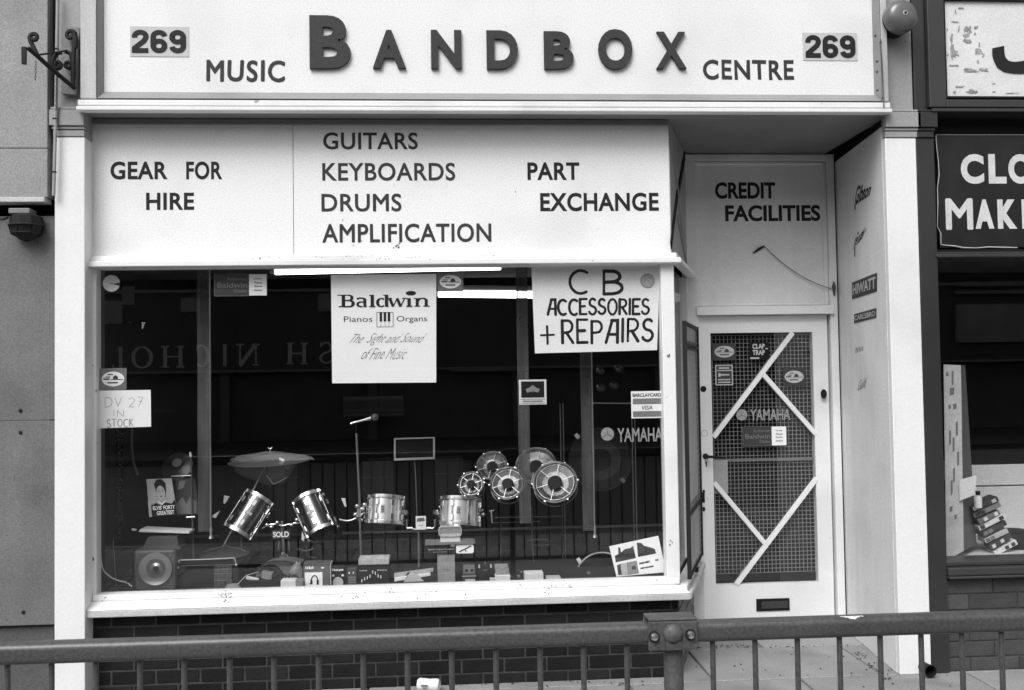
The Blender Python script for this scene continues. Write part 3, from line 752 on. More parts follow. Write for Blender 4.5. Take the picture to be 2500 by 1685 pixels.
# ================================================================== things fixed outside
# alarm bell
c = P(2204, 38, -.125)
bell = thing('alarm_bell', 'round painted alarm bell high on the grey top of the right pilaster', 'alarm bell', c+Vector((0,.125,0)))
r = .088
m = MB(); m.lathe(c, (0,-1,0), [(.0,.024),(.02,.0235),(.045,.021),(.066,.015),(.080,.004),(r,-.016),(r,-.045),(.083,-.047),(.08,-.03),(0,-.02)], 40); mk('gong', m, BELLM, bell, smooth=40)
m = MB(); m.lathe(c, (0,-1,0), [(.080,-.03),(.082,-.124),(0,-.1245)], 32); mk('bell_box', m, IRON, bell, smooth=40)
m = MB(); m.torus(c+Vector((.004,-.024,.006)), (0,-1,0), .010, .0028, 20, 6); mk('washer', m, PAPERG, bell, smooth=60); m = MB(); m.lathe(c+Vector((.004,-.024,.006)), (0,-1,0), [(.005,-.002),(.005,.006),(0,.007)], 12); mk('nut', m, IRON, bell)
o = pipe_px([(2170,84),(2156,92),(2150,104),(2153,150),(2156,210),(2158,262)], [-.03,-.03,-.062,-.062,-.062,-.08], .0035, CABLED, 'bell_cable')
tag(o, 'dark cable running down the fascia edge from the alarm bell', 'cable')
m = MB()
for x, y in ((2137,88),(2150,104),(2141,150),(2141,176),(2155,240),(2142,221)): m.obox(P(x, y, -.062), (.005,0,0), (0,.004,0), (0,0,.005))
mk('cable_clip', m, CABLED, o)

# iron hanging bracket
bo = P(176, 236, -.03)
br = thing('sign_bracket', 'black wrought iron hanging bracket with scrolls on a wooden board on the left pilaster', 'bracket', bo)
m = MB(); q = Q4([(154,232),(192,236),(200,72),(160,67)], -.002); q.slab(m, .03); mk('mounting_board', m, WOODG, br, bevel=.003)
Yb = -.06
def ironbar(name, pts, Ys, w_=.012):
    path = [P(x, y, Ys if not isinstance(Ys, (list, tuple)) else Ys[i]) for i, (x, y) in enumerate(pts)]
    mk(name, MB().tube(smooth_path(path, 6), w_, 6), IRON, br, smooth=50)
def spiral(cx, cy, r0, a0, turns, n=16, r1=.35):
    return [(cx+(r0*(1-(1-r1)*i/n))*math.cos(R_(a0+turns*360*i/n)), cy+(r0*(1-(1-r1)*i/n))*math.sin(R_(a0+turns*360*i/n))) for i in range(n+1)]
ironbar('upright', [(183,80),(180,130),(178,214)], Yb, .012)
ironbar('brace', [(68,117),(90,136),(130,172),(183,216)], [-.28,-.24,-.16,Yb], .011)
ironbar('scroll', [(92,137)]+[(84,120),(76,104)]+spiral(83,92,11,150,1.1), [-.24]*20, .011)
ironbar('scroll', [(183,118),(185,100)]+spiral(172,86,12,0,-1.1), Yb, .011)
ironbar('scroll', [(160,126),(172,132),(177,150)]+spiral(167,158,10,-10,1.1), Yb, .011)
ironbar('scroll', [(150,128),(138,132),(130,150)]+spiral(141,158,11,180,-1.1), -.12, .011)
ironbar('tie_rod', [(96,134),(130,129),(165,124)], [-.24,-.15,Yb], .005)
m = MB(); q = Q4([(54,158),(66,159),(67,116),(54,115)], -.28); q.slab(m, .012); mk('end_plate', m, IRON, br, bevel=.003)
def chain(x0, y0, x1, y1, Y, name):
    m = MB(); a, b = P(x0, y0, Y), P(x1, y1, Y); n = max(4, int((b-a).length/.011)); 
    for i in range(n):
        c = a+(b-a)*((i+.5)/n); ax = Vector((1,0,0)) if i % 2 else Vector((0,1,0)); m.torus(c, ax, .0045, .0013, 8, 4)
    mk(name, m, IRON, br, smooth=60)
chain(88,148,86,197,-.24,'chain'); chain(138,186,137,270,-.12,'chain')

# left neighbour -----------------------------------------------------
XN = XW(133, 850, 0)-.004
ln = thing('clad_shop_unit', 'neighbouring unit faced with flat grey cladding sheets at the left edge', 'shop', (XN-1.2, .2, 0))
zl_a, zl_b = ZW(60, 495, -.02), ZW(60, 483, -.02)
zj = ZW(60, 362, -.03)
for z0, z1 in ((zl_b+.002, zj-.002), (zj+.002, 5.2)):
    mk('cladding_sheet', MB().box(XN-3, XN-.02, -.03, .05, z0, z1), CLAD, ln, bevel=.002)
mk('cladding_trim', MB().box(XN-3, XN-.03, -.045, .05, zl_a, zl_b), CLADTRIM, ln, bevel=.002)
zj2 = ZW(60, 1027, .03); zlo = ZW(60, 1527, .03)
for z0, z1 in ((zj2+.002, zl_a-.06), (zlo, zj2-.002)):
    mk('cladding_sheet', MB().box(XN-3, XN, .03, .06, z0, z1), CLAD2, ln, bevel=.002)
mk('recess', MB().box(XN-3, XN, .12, .2, zl_a-.06, zl_a+.02), BLACK, ln)
mk('plinth_recess', MB().box(XN-3, XN, .14, .2, .38, zlo), M('plinth_dark', .04, .8, .1, 5), ln)
mk('plinth', MB().box(XN-3, XN-.02, .06, .2, 0, .38), M('plinth_grey', .09, .8, .15, 4, .1), ln, bevel=.004)
for x, y in ((50,1003),(50,1056),(57,1495)): mk('screw', MB().lathe(P(x,y,.03), (0,-1,0), [(.010,0),(.009,.004),(0,.005)], 12), IRON, ln)
o = mk('wall_pipe', MB().tube([P(141,-20,-.035), P(137,250,-.035), P(131,478,-.035)], .009, 8), M('pipe_paint', .3, .5, .1, 10), smooth=50)
tag(o, 'thin painted pipe running down between the grey cladding and the left pilaster', 'pipe')
m2 = MB()
for y in (120, 290, 420): m2.torus(P(140-(y/478)*9, y, -.035), (0,0,1), .010, .003, 12, 6)
mk('pipe_clip', m2, IRON, o)
# flood lamp under the cladding
lc = P(54, 548, -.04)
lamp = thing('outdoor_lamp', 'dark outdoor bulkhead lamp fixed under the grey cladding on the left', 'lamp', lc)
m = MB(); x0, x1, z0, z1 = ext(17, 522, 96, 585, -.06)
hw = (x1-x0)/2; cx = (x0+x1)/2
prof = [(0,z0-.0),(hw*.45,z0+.006),(hw*.85,z0+.035),(hw,z0+.08),(hw*.98,z1-.01),(hw*.7,z1)]
m.lathe((cx, -.02, 0), (0,0,1), prof, 10); mk('lamp_body', m, IRON, lamp)
m = MB(); m.torus((cx, -.02, z0+.075), (0,0,1), hw*1.04, .005, 20, 6); m.torus((cx, -.02, z0+.035), (0,0,1), hw*.9, .004, 20, 6)
for a_ in range(6): m.tube([(cx+hw*1.04*math.cos(a_*1.047+.3), -.02+hw*1.04*math.sin(a_*1.047+.3), z0+.08), (cx+hw*.9*math.cos(a_*1.047+.3), -.02+hw*.9*math.sin(a_*1.047+.3), z0+.033), (cx, -.02, z0-.004)], .0035, 5)
mk('wire_guard', m, IRON, lamp, smooth=60)
x0, x1, z0, z1 = ext(20, 508, 72, 521, -.06)
mk('lamp_bracket', MB().box(x0, x1, -.06, .03, z0, z1), MIDG, lamp, bevel=.004)
mk('lamp_arm', MB().tube([P(20,530,-.05), P(8,536,-.07), P(-6,535,-.07)], .006, 6), IRON, lamp)

# right neighbour -----------------------------------------------------
XR1b = XR1+.003
rn = thing('neighbour_shop', 'dark painted neighbouring shop front at the right edge with black boards and a cluttered window', 'shop', (XR2+1.2, .3, 0))
mk('pilaster', MB().box(XR1b, XR2, 0.002, .5, 0, zc0-.02), DARKP, rn, bevel=.004)
mk('pilaster_top', MB().box(XR1b, XR2-.03, .010, .5, zc1+.004, ZT), DARKP, rn, bevel=.004)
c = MB(); h = zc1-zc0
for a, b, o_ in CC: c.box(XR1b, XR2+o_-.01, -o_, .4, zc0-.018+h*a, zc0-.018+h*b)
mk('capital', c, DARKP, rn, bevel=.003)
XE = 5.0
zn0 = ZW(2400, 236, .0)
xq = XW(2303, 120, 0)
mk('sign_surround', MB().box(XR2-.028, xq, -.02, .3, ZW(2400, 262, -.02), 5).box(xq, XE, -.02, .3, ZW(2400, 262, -.02), ZW(2400, 243, -.02)), DARKP2, rn, bevel=.004)
mk('sign_bead', MB().box(xq, xq+.010, -.012, .1, zn0-.012, 5).box(xq+.010, XE, -.012, .1, zn0-.012, zn0-.001), BLACK, rn)
psn = thing('peeling_sign', 'white neighbouring fascia sign with flaking paint and a dark letter J', 'sign', (XE-1, .02, zn0))
mk('sign_board', MB().box(xq+.006, XE, .01, .04, zn0, ZW(2400, 2, 0)), M('peel_sign_white', .66, .6, .06, 5, .05, bump=.5, bscale=14), psn)
mk('sign_head', MB().box(xq+.006, XE, -.01, .04, ZW(2400, 1, 0), 5), DARKP, psn)
# letter J
q0 = lambda x, y: P(2230+x/4.611, y/4.611, .01)
jp = [(885,548),(1015,520)] + [(1018+0,600),(1030,650),(1060,685),(1100,698),(1150,700),(1230,690),(1290,640),(1305,560),(1305,-300),(1440,-300),(1440,560),(1420,700),(1340,800),(1240,830),(1130,828),(1020,812),(940,760),(900,680),(885,620)]
m = MB()
pts = [q0(x, y)+Vector((0,-.006,0)) for x, y in jp]
m.poly(pts, Vector((0,.004,0))); mk('letter', m, INK, psn)
# flaked patches: ragged shapes lying on the board
m = MB()
def blob(m, x, y, rx, rz, n=14):
    pts = []
    for i in range(n):
        a = 2*math.pi*i/n; k = random.uniform(.55, 1.15); pts.append(q0(x+rx*k*math.cos(a), y+rz*k*math.sin(a))+Vector((0,-.002-random.random()*.002,0)))
    c_ = sum(pts, Vector())/n
    m.add([c_]+pts, [(0, 1+(i+1)%n, 1+i) for i in range(n)])
for x, y, rx, rz in ((440,560,25,110),(470,600,50,50),(430,430,18,60),(605,330,55,45),(590,400,40,30),(705,310,28,22),(510,320,14,50),(470,250,50,10),(600,460,70,25),(730,580,45,35),(785,620,18,30),(640,800,90,18),(600,780,60,12),(780,785,70,22),(430,740,35,12),(470,740,50,9),(520,980,60,14),(655,1030,60,25),(660,1040,95,12),(900,945,30,7),(905,1035,22,10),(1110,1050,90,5),(385,620,15,12),(470,130,12,30),(530,95,40,12),(690,380,14,20),(740,500,10,30),(725,700,15,18),(460,1040,20,25),(380,330,12,25)):
    blob(m, x, y, rx*.7, rz*.7, 22)
    for _ in range(8):
        blob(m, x+random.uniform(-1, 1)*rx*.75, y+random.uniform(-1, 1)*rz*.75, rx*random.uniform(.15, .5), rz*random.uniform(.15, .5), 9)
mk('flaked_patches', m, PEELD, psn, kind='stuff')
# ledge below sign, black board
zz = [ZW(2400, y, .0) for y in (268, 276, 330)]
mk('sign_ledge', MB().box(XR2-.02, XE, -.03, .2, zz[1], zz[0]), DARKP2, rn, bevel=.003)
mk('upper_void', MB().box(XR2, XE, .12, .2, ZW(2400, 612, .1), zz[1]), DARKGAP, rn)
zp0, zp1 = ZW(2400, 604, .06), ZW(2400, 330, .06)
cbd = thing('closing_poster', 'black poster with big white painted letters and torn edges in the right hand shop front', 'poster', (XE-1.3, .06, zp0))
def z3(x, y): return (1600+x/2.529, y/2.529)
xk0 = XW(2290, 450, .06)
mk('poster_sheet', MB().box(xk0, XE, .06, .064, zp0, zp1), M('poster_black', .016, .35, .3, 6, .1, bump=.4, bscale=6, grime=0.3), cbd)
def z3q(x0, y0, x1, y1): a = z3(x0, y0); b = z3(x1, y1); return QP(a[0], a[1], b[0], b[1], .06)
PW2 = M('poster_white', .58, .6, .12, 12, .05)
for bd, bx, b_ in (('C', (1885,952,2028,1136), .045), ('L', (2056,952,2166,1134), .045), ('O', (2178,952,2330,1136), .045), ('S', (2370,952,2490,1136), .045), ('M', (1798,1232,1954,1413), .028), ('A', (1974,1232,2090,1413), .06), ('K', (2112,1232,2232,1413), .06), ('I', (2262,1232,2300,1413), .03), ('N', (2330,1232,2450,1413), .05)):
    m = MB(); text(m, bd, z3q(*bx), bold=b_, off=.0012); mk('letter', m, PW2, cbd)
m = MB(); k_ = 0
for pth in ([(1732,835),(1738,920),(1748,1000),(1752,1080),(1742,1160),(1744,1250),(1742,1400),(1762,1440),(1764,1512)], [(1764,1512),(1800,1516),(1850,1520),(1900,1530),(1980,1532),(2060,1526),(2140,1528),(2235,1530)]):
    m.tube([P(*z3(x, y), .056) for x, y in pth], [.002+.0018*random.random() for _ in pth], 5)
m.tube([P(*z3(1732,833), .056), P(*z3(2400,833), .056)], .0012, 5)
mk('torn_edge', m, PAPERG, cbd)
# transom rail
z_a, z_b, z_c, z_d = (ZW(2400, y, 0) for y in (628, 620, 614, 606))
mk('window_head', MB().box(XR2-.01, XE, -.01, .2, z_a, z_b), DARKP2, rn, bevel=.004)
mk('window_head_bead', MB().box(XR2-.01, XE, .02, .2, z_b+.003, z_c), DARKP2, rn, bevel=.003)
mk('window_head_back', MB().box(XR2-.01, XE, .05, .22, z_a+.001, z_d), BLACK, rn)
# window lower
zs0 = ZW(2400, 1380, .05)
mk('window_pane', MB().box(XR2-.005, XE, .10, .106, zs0-.02, z_a+.002), GLASS, rn)
mk('window_mullion', MB().box(XW(2303,1000,.06)-.012-.03, XW(2303,1000,.06)-.012, .05, .12, zs0, z_a), DARKP, rn)
zz = [ZW(2400, y, .0) for y in (1372, 1383, 1392, 1403, 1410, 1428)]
mk('window_sill', MB().box(XR2, XE, .02, .2, zz[1], zz[0]).box(XR2, XE, -.02, .2, zz[3], zz[1]-.002), DARKP2, rn, bevel=.005)
mk('sill_bead', MB().box(XR2, XE, -.03, .2, zz[4], zz[3]-.002), DARKP2, rn, bevel=.004)
brickwork(rn, XR2, XE, 0, zz[4]-.012, .03, MORTAR, BRICK3, row_h=.084, L=.27, joint=.008)
mk('neighbour_floor', MB().box(XR2, XE, .12, 1.2, zs0-.05, zs0+.006), M('neighbour_bed', .5, .7, .25, 12, .1), rn)
mk('neighbour_back', MB().box(XR2-.02, XE+.2, 2.2, 2.3, 0, z_a+.1).box(XR2-.02, XR2+.02, .52, 2.3, 0, 3).box(XR2, XE, .12, 2.3, z_a+.06, z_a+.1).box(XE, XE+.1, 0, 2.3, 0, 4.9), INTER, rn)
# counter inside
cn = thing('shop_counter', 'pale low counter with a dark top inside the right hand shop window', 'counter', (4.2, 1.0, zs0))
x0, x1, z0, z1 = ext(2375, 1133, 2560, 1300, .95)
m = MB().box(XW(2378,1200,.95), XE, .95, 1.3, zs0, ZW(2450,1187,.95)); mk('counter_front', m, M('counter_pale', .62, .6, .05, 4), cn, bevel=.004)
mk('counter_upper', MB().box(XW(2372,1200,.95), XE, .94, 1.3, ZW(2450,1184,.95), ZW(2450,1134,.95)), M('counter_pale_top', .66, .6, .05, 4), cn, bevel=.004)
mk('counter_void', MB().box(XW(2372,1200,.95), XE, .96, 1.3, ZW(2450,1133,.95), ZW(2450,1098,.95)), BLACK, cn)
# tall price card standing at the left of that window
pc = thing('price_card', 'tall folded pale card with faded print standing in the right hand shop window', 'card', P(2325, 1360, .25))
q = Q4([(2310,1368),(2352,1345),(2345,892),(2303,890)], .22); m = MB(); q.slab(m, .004); mk('card_front', m, M('aged_card', .5, .7, .2, 7, .06), pc)
q2 = Quad(P(2352,1345,.22), P(2385,1330,.40), P(2357,892,.36), P(2345,892,.22)); q2.n = Vector((.3,-1,0)).normalized(); m = MB(); q2.slab(m, .004, -.006); mk('card_side', m, M('aged_card_dark', .14, .7, .15, 7, .06), pc)
m = MB()
for u, v, s in ((.2,.95,.05),(.5,.93,.04),(.45,.86,.09),(.3,.78,.05),(.6,.78,.07),(.3,.62,.04),(.5,.58,.04),(.7,.66,.04),(.75,.5,.04),(.5,.42,.04),(.35,.36,.04),(.3,.25,.06),(.55,.2,.05)):
    m.poly([q(u+a*s*1.4, v+b*s*.45*(2.2 if s < .045 else .5), .0052) for a, b in ((-1,-1),(1,-.8),(1.1,1),(-.9,.9))], Vector((0,.001,0)))
mk('faded_print', m, STICKG, pc)
o = mk('notice', Q4([(2342,1223),(2380,1208),(2384,1160),(2342,1172)], .2).slab(MB(), .002), LIGHTBOX); tag(o, 'small white notice leaning on the tall folded card', 'notice')
m = MB(); c = P(2388, 1225, .3); zb_ = ZW(2388, 1240, .3)
btl = thing('bottle', 'small dark topped bottle with a white label among goods in the right hand window', 'bottle', Vector((c.x, .3, zb_)))
m.lathe((c.x,.3,zb_), (0,0,1), [(0,0),(.021,0),(.021,.055),(.012,.068),(.011,.075)], 20); mk('bottle_body', m, LIGHTBOX, btl, smooth=40)
m = MB(); m.lathe((c.x,.3,zb_), (0,0,1), [(.013,.072),(.013,.095),(0,.096)], 16); mk('cap', m, BLACK, btl, smooth=40)
pk = thing('goods_pile', 'leaning stack of striped packets in the right hand window', 'packets', P(2405, 1360, .3))
c0 = (2418, 1300); cols = [LIGHTBOX, STICKD, PAPERG, STICKD, LIGHTBOX, STICKG, MIDG, STICKD]
for i in range(8):
    t = i/7; cx = 2432-52*t*0; jx, jy = random.uniform(-5, 5), random.uniform(-4, 4); a = P(2375+ (40-t*55) + 12+jx, 1358-t*108, .3+random.uniform(0,.02)); b = P(2375+(40-t*55)+66+t*8+random.uniform(-8,8), 1332-t*112+jy, .36)
    m = MB(); d = (b-a); m.hexa([a, b, b+Vector((-.012,0,.026)), a+Vector((-.012,0,.026))], [p+Vector((.02,.12,0)) for p in (a, b, b+Vector((-.012,0,.026)), a+Vector((-.012,0,.026)))])
    o = mk('packet', m, cols[i], pk, bevel=.002)
    m = MB(); d = d*.2
    for k in random.sample((0.2, 1.2, 2.3, 3.7), 2): m.hexa([a+d*k+Vector((-.001,-.002,.004)), a+d*(k+.8)+Vector((-.001,-.002,.004)), a+d*(k+.8)+Vector((-.010,-.002,.022)), a+d*k+Vector((-.010,-.002,.022))], [a+d*k+Vector((-.001,.004,.004)), a+d*(k+.8)+Vector((-.001,.004,.004)), a+d*(k+.8)+Vector((-.010,.004,.022)), a+d*k+Vector((-.010,.004,.022))])
    mk('label_patch', m, cols[(i+3) % 8], o)
dk = mk('dark_bag', MB().lathe(P(2478,1345,.5), (0,0,1), [(0,-.03),(.09,-.02),(.11,.05),(.095,.10),(.07,.125),(.03,.12),(0,.13)], 14), BLACK, smooth=60); tag(dk, 'dark bag slumped beside the striped packets at the right edge', 'bag')
sheet = mk('newspaper', MB().poly([PZ(x, y, zs0+.008) for x, y in ((2335,1366),(2500,1356),(2500,1332),(2440,1336),(2370,1345))], Vector((0,0,.002))), M('newsprint', .5, .8, .3, 40)); tag(sheet, 'pale newspaper spread on the bed of the right hand window', 'newspaper')
# drain pipe outlet
pc_ = P(2271, 1638, -.08)
m = MB(); m.lathe(pc_, (0,-1,0), [(.024,-.1),(.030,0),(.033,.004),(.028,.006),(.026,-.08),(0,-.081)], 20); o = mk('drain_outlet', m, BLACK, smooth=40, origin=pc_); tag(o, 'round black drain pipe outlet at the foot of the right pilaster', 'pipe')
# drink can
cc = PZ(1046, 1672, .035)
a = Vector((1, -.25, 0)).normalized()
can = thing('drink_can', 'pale crushed drink can lying on the pavement behind the railing', 'can', (cc.x, cc.y, 0))
m = MB(); rr = .033; m.lathe(cc-a*.055, a, [(0,.004),(.024,.002),(.028,0),(rr,.008),(rr*.97,.04),(rr*.9,.06),(rr,.085),(rr,.104),(.027,.113),(.025,.110),(0,.108)], 24); mk('can_body', m, CANM, can, smooth=50)
m = MB(); m.obox(cc+Vector((-.02,-.0325,.006)), a*.018, (0,.001,0), (0,0,.004)); m.obox(cc+Vector((-.02,-.0325,-.006)), a*.012, (0,.001,0), (0,0,.002)); mk('can_print', m, STICKG, can)
# litter specks
m = MB()
random.seed(12)
LS = [(random.uniform(1520, 2330), random.uniform(1590, 1680)) for _ in range(34)]+[(random.gauss(1800, 120), random.gauss(1578, 2)) for _ in range(50)]+[(random.uniform(880, 1640), 1668+random.gauss(0, 3)) for _ in range(50)]
LS += [(2090+t*90+random.gauss(0, 6), 1590+t*75+random.gauss(0, 5)) for t in [random.random() for _ in range(45)]]
for x, y in LS:
    p = PZ(x, y, .003); r = random.uniform(.002, .007)
    m.poly([p+Vector((r*math.cos(k*1.05)*random.uniform(.5,1.2), r*math.sin(k*1.05)*random.uniform(.5,1.2), 0)) for k in range(6)], Vector((0,0,.0035)))
mk('grit', m, M('grit_dark', .06, .9), kind='stuff')

# ================================================================== railing
YRL = -2.79
zr1 = ZW(900, 1540, YRL); zr0 = ZW(900, 1590, YRL)
zr1 = (ZW(200, 1560.5, YRL)+ZW(2200, 1500, YRL))/2; zr0 = zr1-.050
XJ = XW(1643, 1550, YRL)
PANEL_LBL = ['grey painted guard railing panel crossing the photo left of the bolted post', 'grey painted guard railing panel on the right of the bolted post, its rail chipped white']
chip_r = random.Random(3)
def rail_panel(x0, x1, xs, lab):
    t = thing('guard_railing', lab, 'railing', ((x0+x1)/2, YRL, 0), 'guard railing panels along the kerb')
    m = MB(); rr = .016; cy, cz = YRL, (zr0+zr1)/2; hy, hz = .024, .025; prof = []
    for sx, sz, a0 in ((1,1,0),(-1,1,90),(-1,-1,180),(1,-1,270)):
        for k in range(5):
            a = R_(a0+k*22.5); prof.append((cy+sx*(hy-rr)+rr*math.cos(a), cz+sz*(hz-rr)+rr*math.sin(a)))
    n = len(prof); nn = 12
    vs = [(x0+(x1-x0)*i/nn, y, z) for i in range(nn+1) for y, z in prof]
    fs = [(i*n+k, i*n+(k+1)%n, (i+1)*n+(k+1)%n, (i+1)*n+k) for i in range(nn) for k in range(n)] + [tuple(range(n)), tuple(nn*n+k for k in reversed(range(n)))]
    m.add(vs, fs); mk('top_rail', m, RAILM, t, smooth=50)
    mk('bottom_rail', MB().box(x0, x1, YRL-.012, YRL+.012, .10, .13), RAILM, t, bevel=.003)
    me = None
    for x in xs:
        if me is None:
            o = mk('baluster', MB().tube([(0,0,.13), (0,0,zr0+.004)], .0068, 12), RAILM, t, smooth=50); o.data.transform(Matrix.Translation(worldloc(t))); me = o.data
        else: o = bpy.data.objects.new('baluster', me); COL.objects.link(o); o.parent = t
        o.location = Vector((x, YRL, 0))-worldloc(t)
    return t
bl = [XW(p, 1630, YRL) for p in (18,126,234,342,450,561,669,778,777+0,887,995,1103,1211,1319,1425,1531)]
bl = [b for i, b in enumerate(bl) if i != 8]
d0 = bl[1]-bl[0]; bl = [bl[0]-d0*k for k in range(1, 5)]+bl
rA = rail_panel(bl[0]-1.0, XJ-.02, bl, PANEL_LBL[0])
brr = [XW(p, 1630, YRL) for p in (1741,1844.5,1948,2051,2150.5,2250.5,2350,2447)]; brr += [brr[-1]+.098*k for k in range(1, 6)]
rB = rail_panel(XJ+.02, brr[-1]+.6, brr, PANEL_LBL[1])
# bare patch on the right rail
m = MB(); zt_ = zr1+.0004
pxs = [2047+i*4 for i in range(15)]; cols_ = []
for i, px in enumerate(pxs):
    x = P(px, 1512, YRL).x; e0 = 92+chip_r.uniform(-4, 4); e1 = e0+max(6, (46-abs(i-7)*5)+chip_r.uniform(-8, 8))
    cols_.append([Vector((x, YRL-.008+.0165*math.cos(R_(a_)), zr1-.016+.0165*math.sin(R_(a_)))) for a_ in [e0+(e1-e0)*k/4 for k in range(5)]])
m.add([p for c_ in cols_ for p in c_], [(i*5+k, i*5+k+1, i*5+k+6, i*5+k+5) for i in range(14) for k in range(4)]); mk('bare_patch', m, M('bare_primer', .62, .6), rB)
pst = thing('railing_post', 'round grey railing post with a bolted joint plate and domed cap', 'post', (XJ, YRL, 0))
mk('post', MB().tube([(XJ,YRL,0), (XJ,YRL,zr0-.001)], .0235, 20), RAILP, pst, smooth=50)
x0, x1, z0, z1 = ext(1583, 1516, 1703, 1587, YRL-.03)
xa_, xb_ = x0, x1
m = MB().box(x0, x1, YRL-.034, YRL-.0245, z0, z1).box(x0, x1, YRL-.034, YRL+.034, z1+.001, z1+.006).box(x0, x1, YRL+.0245, YRL+.034, z0, z1); mk('joint_plate', m, RAILP, pst, bevel=.004)
m = MB(); c = P(1643, 1548, YRL-.034); m.lathe(c, (0,-1,0), [(.024,0),(.021,.008),(.014,.013),(0,.016)], 20); m.box(c.x-.018, c.x+.018, YRL-.040, YRL-.034, z0+.002, c.z); mk('plate_boss', m, RAILP, pst, smooth=40)
for px, py in ((1597,1554),(1685,1549)):
    c = P(px, py, YRL-.034); m = MB(); m.mat(IRON).lathe(c, (0,-1,0), [(.013,0),(.013,.003),(.0098,.003)], 20); m.mat(CHROMEB).lathe(c, (0,-1,0), [(.0098,.003),(.0098,.008),(.007,.013),(0,.0145)], 6 if False else 16)
    mk('bolt', m, None, pst, smooth=40)

# ================================================================== far side of the street (seen mirrored in the glass)
def mir(px, py, Yv):     # point that the pane shows at pixel px,py when it really stands at 2*YG - Yv
    p = P(px, py, Yv); return Vector((p.x, 2*YG-Yv, p.z))
YV = 2*YG+22.0
of = thing('facing_shops', 'terrace of dark shop fronts across the street, seen mirrored in the display window', 'building', (0, -22.2, 0))
DKF = M('facing_fascia', .09, .5, .1, 3); WLF = M('facing_wall', .07, .8, .1, 3)
zf0, zf1 = mir(520, 905, YV).z, mir(520, 715, YV).z
mk('wall', MB().box(-60, 60, -32, -22.3, zf1+.4, 8.5).box(-60, 60, -32, -22.35, 0, zf0), M('facing_wall2', .15, .8, .2, 2), of)
mk('fascia', MB().box(-40, 40, -22.3, -22.0-.02, zf0, zf1), DKF, of)
mk('fascia_moulding', MB().box(-40, 40, -22.02, -21.95, zf0-.06, zf0).box(-40, 40, -22.02, -21.9, zf1, zf1+.08), M('facing_trim', .35, .6), of)
m = MB()
for x in range(-38, 40, 4): m.box(x-.12, x+.12, -22.34, -22.1, 0, zf0-.07)
for x in range(-38, 40, 2): m.box(x-.5, x+.5, -22.29, -22.25, 4.6, 6.4)
mk('window_frame', m, M('facing_frames', .22, .6), of)
FP = M('facing_panel', .42, .7, .2, 2)
def fpx(x0, y0, x1, y1, mt, nm, o_=.05):
    a, b = mir(x0, y0, YV), mir(x1, y1, YV); mk(nm, MB().box(min(a.x, b.x), max(a.x, b.x), -22.0-.0, -22.0+o_, min(a.z, b.z), max(a.z, b.z)), mt, of)
for i, (x0, y0, x1, y1) in enumerate(((443,728,488,762),(252,735,300,790),(300,700,330,745),(778,718,808,760),(840,972,985,976),(840,1012,985,1016),(1330,745,1600,748),(2325,745,2490,835),(2325,690,2490,700),(2325,712,2490,718),(380,1000,430,1006),(1100,900,1290,905),(930,860,934,1000))): fpx(x0, y0, x1, y1, FP if i in (0,1,2,3,7) else M('facing_line', .3, .6) if i == 4 else bpy.data.materials['facing_line'] if i > 4 else FP, 'panel', .06+.013*i)
# lettering: real left-to-right seen from the street
SER = M("facing_lettering", .9, .6)
def serif(mb, ch, q, asp):
    w1, w2 = .17, .07; k = [0]
    def S(p, a=w1, b=w2): k[0] += 1; stroke(mb, p, q, a, b, off=.01+.002*k[0], asp=asp)
    sv = lambda x, y: S([(x-.16, y), (x+.16, y)], .07, .07)
    if ch == 'I': S([(.5,0),(.5,1)]); sv(.5,.035); sv(.5,.965)
    if ch == 'H':
        for x in (.2,.8): S([(x,0),(x,1)]); sv(x,.035); sv(x,.965)
        S([(.2,.5),(.8,.5)])
    if ch == 'N':
        S([(.18,0),(.18,1)], .08); S([(.82,0),(.82,1)], .08); S([(.18,1),(.82,0)], .2, .12); sv(.18,.035); sv(.18,.965); sv(.82,.965)
    if ch == 'L': S([(.3,0),(.3,1)]); sv(.3,.965); S([(.15,.035),(.85,.035)]); S([(.85,0),(.85,.25)], .07)
    if ch == 'O': S(arc(.5,.5,.38,.47,0,360,24))
    if ch == 'C': S(arc(.52,.5,.38,.47,50,310,20)); S([(.78,.7),(.78,.98)], .07)
    if ch == 'S': S(arc(.5,.75,.28,.22,30,250,12)+[(.6,.48)]+arc(.48,.25,.32,.22,60,-150,12), .12, .09); S([(.8,.75),(.8,.97)], .06); S([(.17,.03),(.17,.27)], .06)
for ch, (x0, x1) in (('L', (252,284)), ('O', (296,350)), ('H', (364,422)), ('C', (438,478)), ('I', (497,525)), ('N', (535,592)), ('H', (648,702)), ('S', (720,762)), ('A', (790,850))):
    if ch == 'A': continue
    yt, yb = 788-(x0-260)*.024, 838-(x0-260)*.026
    a = [mir(x*K, y*K, YV) for x, y in ((x1, yb), (x0, yb), (x0, yt), (x1, yt))]
    q = Quad(*a); q.n = Vector((0,1,0)); W_ = (a[1]-a[0]).length; H_ = (a[3]-a[0]).length
    m = MB(); serif(m, ch, q, W_/H_); mk('letter', m, SER, of)

